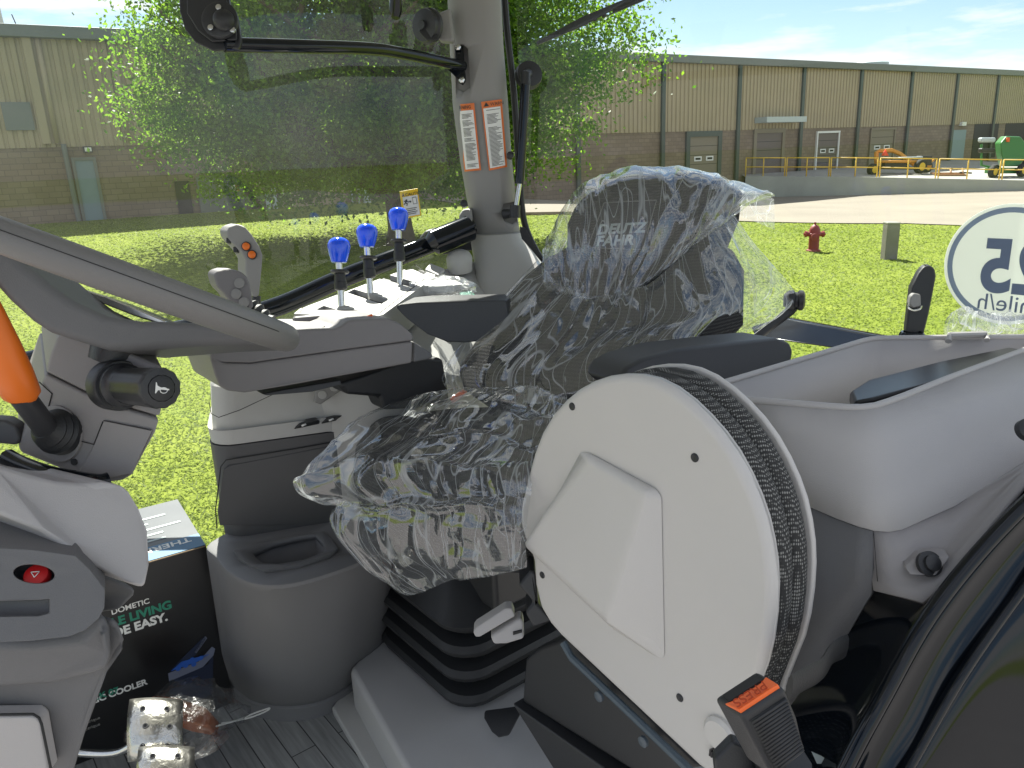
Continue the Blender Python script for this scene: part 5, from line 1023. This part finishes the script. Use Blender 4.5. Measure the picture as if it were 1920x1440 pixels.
shc = [p for p, q in zip(sh, shell) if q[1] < 1330] + [fp(1330, 1400), fp(1200, 1330)]
shc = sh[:30]+[fp(1300, 1400), fp(1160, 1290)]+sh[-6:]
prism('cushion', scaled(shc, .985, .022), FNm*.030, M['fab2'], fs_, bevel=.014, seg=5); prism('backrest', scaled(shc, .99, .050), FNm*.030, M['fab2'], fs_, bevel=.014, seg=5)
prism('rear_shell', scaled(shc, .995, .081), FNm*.008, M['pwhite'], fs_, bevel=.0035, seg=3)
# raised boss on the shell
O = -.001
bv = [fpr(1092, 842, O), fpr(1240, 922, O), fpr(1246, 1240, O), fpr(1150, 1180, O), fpr(990, 1030, O), fpr(1101, 856, -.010), fpr(1212, 920, -.014), fpr(1136, 1164, -.034), fpr(978, 1018, -.026), fpr(1228, 1214, -.004)]
bf = [(0, 1, 6, 5), (5, 6, 7, 8), (1, 2, 9, 6), (6, 9, 7), (2, 3, 7, 9), (3, 4, 8, 7), (4, 0, 5, 8)]
mk('shell_boss', bv, bf, M['pwhite'], fs_, bevel=.014, seg=6)
for x, y in ((1073, 762), (1303, 858), (1017, 1078), (1275, 1308)):
    lathe('screw', fp(x, y, 0), -FNm, [(.0052, -.004), (.0052, .001), (.0042, .0018), (.0015, .0016), (0, .001)], M['pblack'], fs_, n=18)
prism('seat_frame', [fp(x, y, .01) for x, y in ((974, 1240), (1000, 1218), (1054, 1198), (1310, 1448), (1200, 1470), (968, 1322))], FNm*.10, M['pblack'], fs_, bevel=.008)
prism('frame_skirt', [fp(x, y, -.005) for x, y in ((964, 1316), (972, 1322), (1190, 1475), (1080, 1500))], FNm*.1, M['pblack'], fs_, bevel=.004)
tube('hinge_strip', [fp(1058, 1204, -.002), fp(1075, 1232, -.003), fp(1305, 1450, -.003)], .0055, pm('blue_grey_strip', (.06, .085, .11), .4), fs_, n=8)
for x, y in ((1131, 1301), (1214, 1385)): lathe('hinge_pin', fp(x, y, -.006), -FNm, [(.0075, 0), (.0075, .004), (.006, .005), (0, .005)], pm('pin_grey', (.08, .1, .12), .4), fs_, n=20)
tube('spring', [fp(1335+1.6*i+4*math.cos(i*1.25), 1405+1.2*i+10*math.sin(i*1.25), -.004) for i in range(26)], .0017, M['gloss'], fs_, n=6)
lathe('hinge_boss', fp(1352, 1375, .002), -FNm, [(.022, 0), (.022, .006), (.018, .01), (0, .01)], M['pwhite'], fs_, n=28)
# buckle -----------------------------------------------------------------
bu = thing('seat_belt_buckle', 'black seat belt buckle with orange PRESS button', 'belt buckle', P(1450, 1445, .64))
tl, tr_ = P(1388, 1343, .60), P(1472, 1288, .60); bl2, br2 = P(1452, 1462, .615), P(1512, 1412, .615)
bbk = P(1337, 1308, .625)-tl
prism('body', [tl, tr_, tr_.lerp(br2, .5)+(tr_-tl)*.06, br2, bl2], bbk, M['pblack'], bu, bevel=.004)
prism('ribbed_pad', [tl.lerp(bl2, .12).lerp(tr_.lerp(br2, .12), .1), tl.lerp(bl2, .12).lerp(tr_.lerp(br2, .12), .93), tl.lerp(bl2, .97).lerp(tr_.lerp(br2, .9), .97), tl.lerp(bl2, .97).lerp(tr_.lerp(br2, .97), .08)], -bbk*.02, M['prubber'], bu)
for k in range(16):
    t = .15+.05*k; a, b = tl.lerp(bl2, t), tr_.lerp(br2, t); tube('grip_rib', [a.lerp(b, .13)-bbk*.035, a.lerp(b, .94)-bbk*.035], .0016, M['pblack'], bu, n=6)
bup = (tr_-tl).cross(bbk); bup = bup.normalized(); bup = bup if bup.z > 0 else -bup
def bt(u, v, o=.002): return tl+(tr_-tl)*u+bbk*v+bup*o
prism('press_button', [bt(.06, .08, .004), bt(.94, .08, .004), bt(.97, .6, .001), bt(.80, .52, .001), bt(.2, .52, .001), bt(.03, .6, .001)], -bup*.01, M['redor'], bu, bevel=.001)
prism('slot', [bt(.12, .56, .0015), bt(.88, .56, .0015), bt(.85, .86, .0015), bt(.15, .86, .0015)], -bup*.004, M['seam'], bu, smooth=False)
text('button_word', 'PRESS', bt(.84, .42, .0052), -(tr_-tl), -bbk, .0118, pm('pressed_letters', (.45, .05, .01), .5), bu, .0002)
tube('stalk', [P(1478, 1430, .63), P(1440, 1500, .66)], .02, M['pblack'], bu, n=12)
prism('anchor_plate', pr([(1340, 1425), (1375, 1390), (1400, 1400), (1430, 1460), (1345, 1470)], .66), (0, .012, 0), M['pblack'], bu, bevel=.003)
tube('belt_loop', smoothpath(pr([(1480, 1290, .74), (1510, 1272, .76), (1540, 1255, .78), (1560, 1225, .80), (1585, 1212, .82)]), 6), [.014]*25, M['prubber'], bu, n=8, flat=.25)
# fender ------------------------------------------------------------------
rows = [[(2000, 790, .97), (1890, 850, .96), (1750, 960, .95), (1635, 1085, .94), (1545, 1240, .93), (1455, 1360, .93), (1370, 1470, .94), (1320, 1600, .94)],
        [(2060, 830, .90), (1960, 895, .88), (1835, 1015, .865), (1725, 1150, .85), (1640, 1300, .835), (1585, 1405, .83), (1540, 1500, .83), (1490, 1620, .83)],
        [(2060, 845, .865), (1960, 912, .845), (1848, 1022, .835), (1742, 1155, .815), (1657, 1305, .80), (1600, 1410, .795), (1557, 1500, .79), (1505, 1620, .79)],
        [(2060, 862, .86), (1960, 930, .84), (1862, 1032, .828), (1757, 1165, .81), (1672, 1312, .795), (1616, 1416, .79), (1573, 1505, .785), (1520, 1620, .785)],
        [(2060, 885, .87), (1960, 955, .85), (1875, 1048, .84), (1770, 1180, .82), (1686, 1324, .805), (1632, 1424, .80), (1590, 1510, .795), (1540, 1620, .795)],
        [(2080, 960, .86), (1970, 1040, .84), (1890, 1140, .83), (1800, 1270, .81), (1725, 1400, .80), (1680, 1480, .79), (1640, 1560, .79), (1600, 1640, .79)],
        [(2080, 985, .855), (1978, 1062, .835), (1900, 1160, .825), (1812, 1286, .805), (1740, 1410, .795), (1696, 1488, .785), (1656, 1566, .785), (1616, 1646, .785)],
        [(2100, 1120, .85), (2020, 1230, .83), (1950, 1330, .82), (1880, 1420, .81), (1820, 1500, .80), (1780, 1560, .80), (1740, 1620, .80), (1700, 1700, .80)],
        [(2160, 1400, .84), (2100, 1460, .83), (2060, 1520, .82), (2000, 1580, .82), (1950, 1640, .81), (1900, 1680, .81), (1860, 1720, .81), (1800, 1760, .81)]]
fv = [P(*p) for r in rows for p in r]; nc = 8
ff = [(j*nc+i, j*nc+i+1, (j+1)*nc+i+1, (j+1)*nc+i) for j in range(len(rows)-1) for i in range(nc-1)]
fe = thing('rear_fender', 'glossy black rear fender with rolled lip at lower right', 'fender', P(1700, 1440, .85))
mk('fender_panel', fv, ff, M['gloss'], fe, sub=3)
tube('rolled_lip', smoothpath(pr([(x, y, d-.006) for x, y, d in rows[2]]), 6), .0085, M['gloss'], fe, n=14)
tube('lower_bead', smoothpath(pr([(x, y, d-.004) for x, y, d in rows[5]]), 6), .006, M['gloss'], fe, n=12)
tag(prism('film_scrap', pr([(1522, 1410), (1540, 1418), (1550, 1424), (1545, 1432), (1532, 1432)], .845), (0, .001, 0), M['galv']), 'tiny torn scrap of film on the black fender', 'scrap')
# tub ------------------------------------------------------------------------
tu = thing('storage_tub', 'violet-grey open storage tub behind the folded seat', 'storage bin', P(1650, 990, .97))
zr_ = 2.537
def strip(name, rowsp, mat, parent, thick=.006):
    n_ = len(rowsp[0]); vs = [p for r in rowsp for p in r]
    return mk(name, vs, [(j*n_+i, j*n_+i+1, (j+1)*n_+i+1, (j+1)*n_+i) for j in range(len(rowsp)-1) for i in range(n_-1)], mat, parent, solid=thick, fix=False)
T_ = zr([(1392, 750), (1470, 757), (1543, 763), (1590, 766), (1615, 766), (1640, 763), (1665, 755), (1690, 746), (1780, 710), (1920, 658), (2050, 608)], zr_)
B_ = pr([(1462, 915, .995), (1490, 935, .968), (1506, 945, .955), (1570, 973, .922), (1610, 988, .903), (1640, 996, .890), (1665, 998, .886), (1690, 994, .885), (1790, 950, .898), (1925, 866, .93), (2050, 786, .955)])
strip('front_wall', [T_]+[[a.lerp(b, k) for a, b in zip(T_, B_)] for k in (.33, .66)]+[B_], M['ptub'], tu)
F_ = zr([(1392, 750), (1339, 724), (1500, 676), (1615, 641), (1632, 637), (1655, 635), (1970, 632), (2180, 628)], zr_)
strip('back_wall', [F_, [p+NZ*.16 for p in F_]], M['ptub'], tu)
tube('front_lip', [p+ZV*.001 for p in T_], .0048, M['ptub'], tu, n=10); tube('back_lip', [p+ZV*.001 for p in F_], .0045, M['ptub'], tu, n=10)
prism('bin_floor', [p+NZ*.15 for p in F_[1:]]+[T_[-1]+NZ*.15, T_[8]+NZ*.15, T_[4]+NZ*.15], NZ*.005, M['ptub'], tu, smooth=False)
sg_ = lambda p: p+FW*.002
L0 = [sg_(p) for p in B_[:6]]; L1 = pr([(1390, 1330, 1.0), (1420, 1400, .98), (1460, 1430, .965), (1530, 1340, .95), (1590, 1190, .925), (1636, 1112, .895)])
strip('lower_body', [L0, [a.lerp(b, .5) for a, b in zip(L0, L1)], L1], M['pmid'], tu)
G0 = [sg_(p) for p in B_[5:]]; G2 = pr([(1640, 1108, .89), (1690, 1120, .865), (1730, 1131, .848), (1772, 1098, .846), (1935, 893, .868), (2060, 800, .90)])
G1 = [a.lerp(b, .55) + NZ*.006 + FW*.008 for a, b in zip(G0, G2)]
strip('mount_flange', [G0, [a.lerp(b, .5) for a, b in zip(G0, G1)], G1, [a.lerp(b, .5) for a, b in zip(G1, G2)], G2], M['pflange'], tu)
line('mould_seam', [P(1638+.08*k, 1000+k, .887) for k in range(0, 105, 15)], M['seam'], tu, .0004)
prism('screw_seat', pr([(1695, 1062, .868), (1722, 1040, .868), (1782, 1045, .852), (1755, 1080, .848), (1705, 1078, .856)]), Vector((.005, .02, 0)), M['pflange'], tu, bevel=.004)
sq = P(1743, 1057, .856); lathe('screw', sq, Vector((.1, -.8, .6)), [(.014, -.004), (.014, .002), (.009, .003), (.009, .008), (.006, .0095), (0, .0095)], M['pblack'], tu, n=24)
lathe('screw', P(1926, 806, .90), Vector((.1, -.8, .6)), [(.013, -.004), (.013, .004), (.008, .008), (0, .008)], M['pblack'], tu, n=24)
tag(prism('black_lid', pr([(1594, 733, 1.10), (1626, 711, 1.14), (1760, 677, 1.19), (1890, 650, 1.22), (1915, 652, 1.20), (1912, 668, 1.17), (1780, 705, 1.08), (1640, 748, 1.04), (1602, 752, 1.04)]), (0, 0, -.02), pm('satin_black', (.008, .008, .009), .3, spec=.25), bevel=.006), 'black plastic cover lying in the open storage tub', 'cover')
cl_ = thing('rim_clip', 'small grey wire clip on the rear rim of the storage tub', 'clip', P(1810, 635, 1.24)); tube('wire', pr([(1778, 640, 1.24), (1780, 628, 1.25), (1848, 626, 1.25), (1850, 638, 1.24)]), .005, M['ptub'], cl_, n=8)
# rear grab handle etc
gh_ = thing('grab_handle', 'upright dark rubber grab handle in front of the rear window', 'handle', P(1710, 640, 1.42))
prism('grip', pr([(1698, 625), (1702, 590), (1708, 540), (1722, 512), (1732, 500), (1742, 497), (1753, 503), (1756, 518), (1750, 550), (1742, 590), (1732, 630)], 1.42), RV*.02+SV*.015, M['prubber'], gh_, bevel=.01, seg=4)
prism('latch_block', pr([(1708, 556), (1714, 550), (1727, 552), (1728, 574), (1712, 578), (1705, 570)], 1.41), (0, .012, 0), M['pgrey'], gh_, bevel=.003)
tube('wire_ring', smoothpath(pr([(1704, 568, 1.41), (1703, 576, 1.405), (1712, 582, 1.405), (1724, 580, 1.405), (1728, 574, 1.41)]), 5), .0017, M['chrome'], gh_, n=6)
lathe('socket', P(1709, 636, 1.42), ZV, [(.022, -.02), (.022, .01), (.019, .014), (.015, .014), (.012, .008), (0, .008)], M['gloss'], gh_, n=28)
ak = thing('backrest_knob', 'black arm with round knob end beside the seat back', 'knob', P(1400, 640, 1.6))
prism('arm', pr([(1380, 650), (1440, 605), (1478, 572), (1492, 578), (1480, 592), (1440, 622), (1400, 655)], 1.62), RV*.02, M['pblack'], ak, bevel=.004)
lathe('knob', P(1488, 563, 1.62), (RV*.55-SV*.75), [(.012, -.02), (.021, -.01), (.021, 0), (.017, .003), (.017, .007), (.021, .01), (.021, .018), (.015, .022), (0, .022)], M['pblack'], ak, n=28)
# plastic film sheets --------------------------------------------------------
def cr1(a, b, c, d, t): return .5*((2*b)+(c-a)*t+(2*a-5*b+4*c-d)*t*t+(3*b-a-3*c+d)*t**3)
def sheet(name, net, parent, amp=.012, seed=0, fine=14, stretch=None, mat=None):
    R, Cn = len(net), len(net[0]); N = [[P(*q) for q in r] for r in net]
    def samp(rowi, v):
        r = N[rowi]; i = min(int(v), Cn-2); t = v-i; return cr1(r[max(i-1, 0)], r[i], r[i+1], r[min(i+2, Cn-1)], t)
    nu, nv = (R-1)*fine, (Cn-1)*fine; G = []
    for a in range(nu+1):
        u = a/fine; i = min(int(u), R-2); t = u-i; row = []
        for b in range(nv+1):
            v = b/fine; row.append(cr1(samp(max(i-1, 0), v), samp(i, v), samp(i+1, v), samp(min(i+2, R-1), v), t))
        G.append(row)
    vs = []
    for a in range(nu+1):
        for b in range(nv+1):
            p = G[a][b]; du = G[min(a+1, nu)][b]-G[max(a-1, 0)][b]; dv = G[a][min(b+1, nv)]-G[a][max(b-1, 0)]; n = du.cross(dv)
            n = n.normalized() if n.length > 1e-9 else -FW
            if n.dot(FW) > 0: n = -n
            q = p*1.0; s = stretch or (1, 1)
            w = Vector((a/fine*s[0], b/fine*s[1], seed)); w = w+Vector((noise.noise(w*1.3), noise.noise(w*1.3+Vector((7, 3, 1))), 0))*.5
            r1 = 1-abs(noise.noise(w*.95))*1.5; r2 = .6*(1-abs(noise.noise(w*2.0+Vector((3, 9, 2))))*1.5); r3 = 0
            k = min(1, min(a, nu-a, b, nv-b)/4+.35)
            vs.append(p+n*amp*(max(0, r1)*.9+max(0, r2)*.55+max(0, r3)*.3)*k)
    W = nv+1
    fs = [(a*W+b, a*W+b+1, (a+1)*W+b+1, (a+1)*W+b) for a in range(nu) for b in range(nv)]
    ob_ = mk(name, vs, fs, mat or M['film2'], parent, fix=False)
    uvl = ob_.data.uv_layers.new(name='UVMap'); off = seed*3.1
    uvl.data.foreach_set('uv', [c for f in fs for i in f for c in ((i % W)/fine+off, (i//W)/fine)])
    return ob_
fc = thing('seat_cover_film', 'crumpled clear plastic film draped over the driver seat', 'plastic cover', P(850, 1000, 1.25))
hood = [[(1030, 455, 1.66), (1062, 388, 1.68), (1105, 344, 1.70), (1180, 318, 1.70), (1290, 318, 1.69), (1385, 345, 1.68), (1452, 371, 1.68)],
        [(1022, 480, 1.60), (1058, 420, 1.595), (1112, 372, 1.595), (1190, 345, 1.585), (1285, 345, 1.57), (1370, 362, 1.58), (1415, 380, 1.62)],
        [(1016, 505, 1.585), (1055, 465, 1.575), (1118, 430, 1.565), (1190, 410, 1.555), (1272, 400, 1.545), (1345, 400, 1.56), (1375, 398, 1.59)],
        [(1018, 530, 1.58), (1058, 520, 1.57), (1118, 500, 1.56), (1185, 490, 1.55), (1258, 465, 1.54), (1325, 430, 1.555), (1356, 410, 1.58)],
        [(1024, 545, 1.57), (1062, 555, 1.56), (1112, 566, 1.55), (1165, 560, 1.545), (1230, 520, 1.54), (1298, 460, 1.55), (1345, 410, 1.57)]]
sheet('headrest_hood', hood, fc, .010, 1.3, 18, (.5, 1.6))
hb2 = [[(x+4, y-1, d+.13) for x, y, d in r] for r in hood[:3]]
sheet('hood_back', [hood[0], [(x+(10 if i < 5 else 0), y+22, d+.05) for i, (x, y, d) in enumerate(hood[0])], [(x, y+60, d+.06) for x, y, d in hood[0]]], fc, .006, 4.1, 12)
body = [[(1008, 490, 1.62), (1060, 540, 1.56), (1130, 560, 1.545), (1210, 540, 1.535), (1290, 470, 1.55), (1345, 415, 1.58), (1372, 405, 1.62)],
        [(955, 545, 1.60), (1030, 580, 1.53), (1120, 585, 1.51), (1210, 575, 1.50), (1300, 530, 1.515), (1370, 480, 1.58), (1420, 470, 1.63)],
        [(905, 600, 1.56), (990, 630, 1.48), (1100, 630, 1.465), (1200, 615, 1.46), (1310, 585, 1.48), (1400, 550, 1.57), (1486, 548, 1.62)],
        [(835, 690, 1.50), (930, 700, 1.43), (1040, 700, 1.40), (1150, 670, 1.40), (1270, 635, 1.44), (1370, 615, 1.53), (1470, 585, 1.6)],
        [(838, 728, 1.47), (930, 752, 1.38), (1035, 758, 1.34), (1140, 715, 1.36), (1250, 665, 1.42), (1340, 640, 1.5), (1420, 618, 1.56)]]
sheet('backrest_sheet', body, fc, .013, 2.7, 18, (.5, 1.7))
cush = [[(742, 766, 1.50), (830, 745, 1.44), (920, 735, 1.39), (1015, 738, 1.32), (1065, 755, 1.28)],
        [(680, 790, 1.45), (780, 785, 1.38), (880, 780, 1.31), (985, 785, 1.24), (1045, 795, 1.21)],
        [(615, 850, 1.40), (720, 838, 1.32), (840, 830, 1.25), (955, 835, 1.18), (1025, 845, 1.15)],
        [(558, 913, 1.37), (660, 895, 1.28), (780, 880, 1.20), (900, 890, 1.14), (1005, 895, 1.11)],
        [(640, 935, 1.34), (715, 940, 1.26), (800, 945, 1.17), (900, 945, 1.11), (995, 940, 1.09)],
        [(628, 984, 1.32), (715, 1010, 1.26), (800, 1010, 1.17), (900, 1005, 1.11), (988, 1000, 1.09)],
        [(756, 1111, 1.30), (795, 1108, 1.25), (850, 1085, 1.19), (915, 1078, 1.13), (990, 1062, 1.10)]]
sheet('cushion_sheet', cush, fc, .018, 5.2, 18, (1.0, .8))
wad = thing('film_wad', 'crumpled clear film bundle behind the storage tub rim', 'plastic film', P(1850, 630, 1.27))
wn_net = [[(1768, 632, 1.30), (1830, 628, 1.30), (1900, 630, 1.30), (1990, 632, 1.30)], [(1770, 605, 1.28), (1830, 612, 1.27), (1900, 606, 1.27), (1990, 604, 1.27)], [(1790, 585, 1.30), (1835, 600, 1.29), (1900, 598, 1.29), (1990, 596, 1.29)], [(1805, 600, 1.32), (1850, 615, 1.31), (1900, 612, 1.31), (1990, 612, 1.31)]]
sheet('bundle', wn_net, wad, .014, 8.8, 14, (1, 2.5))
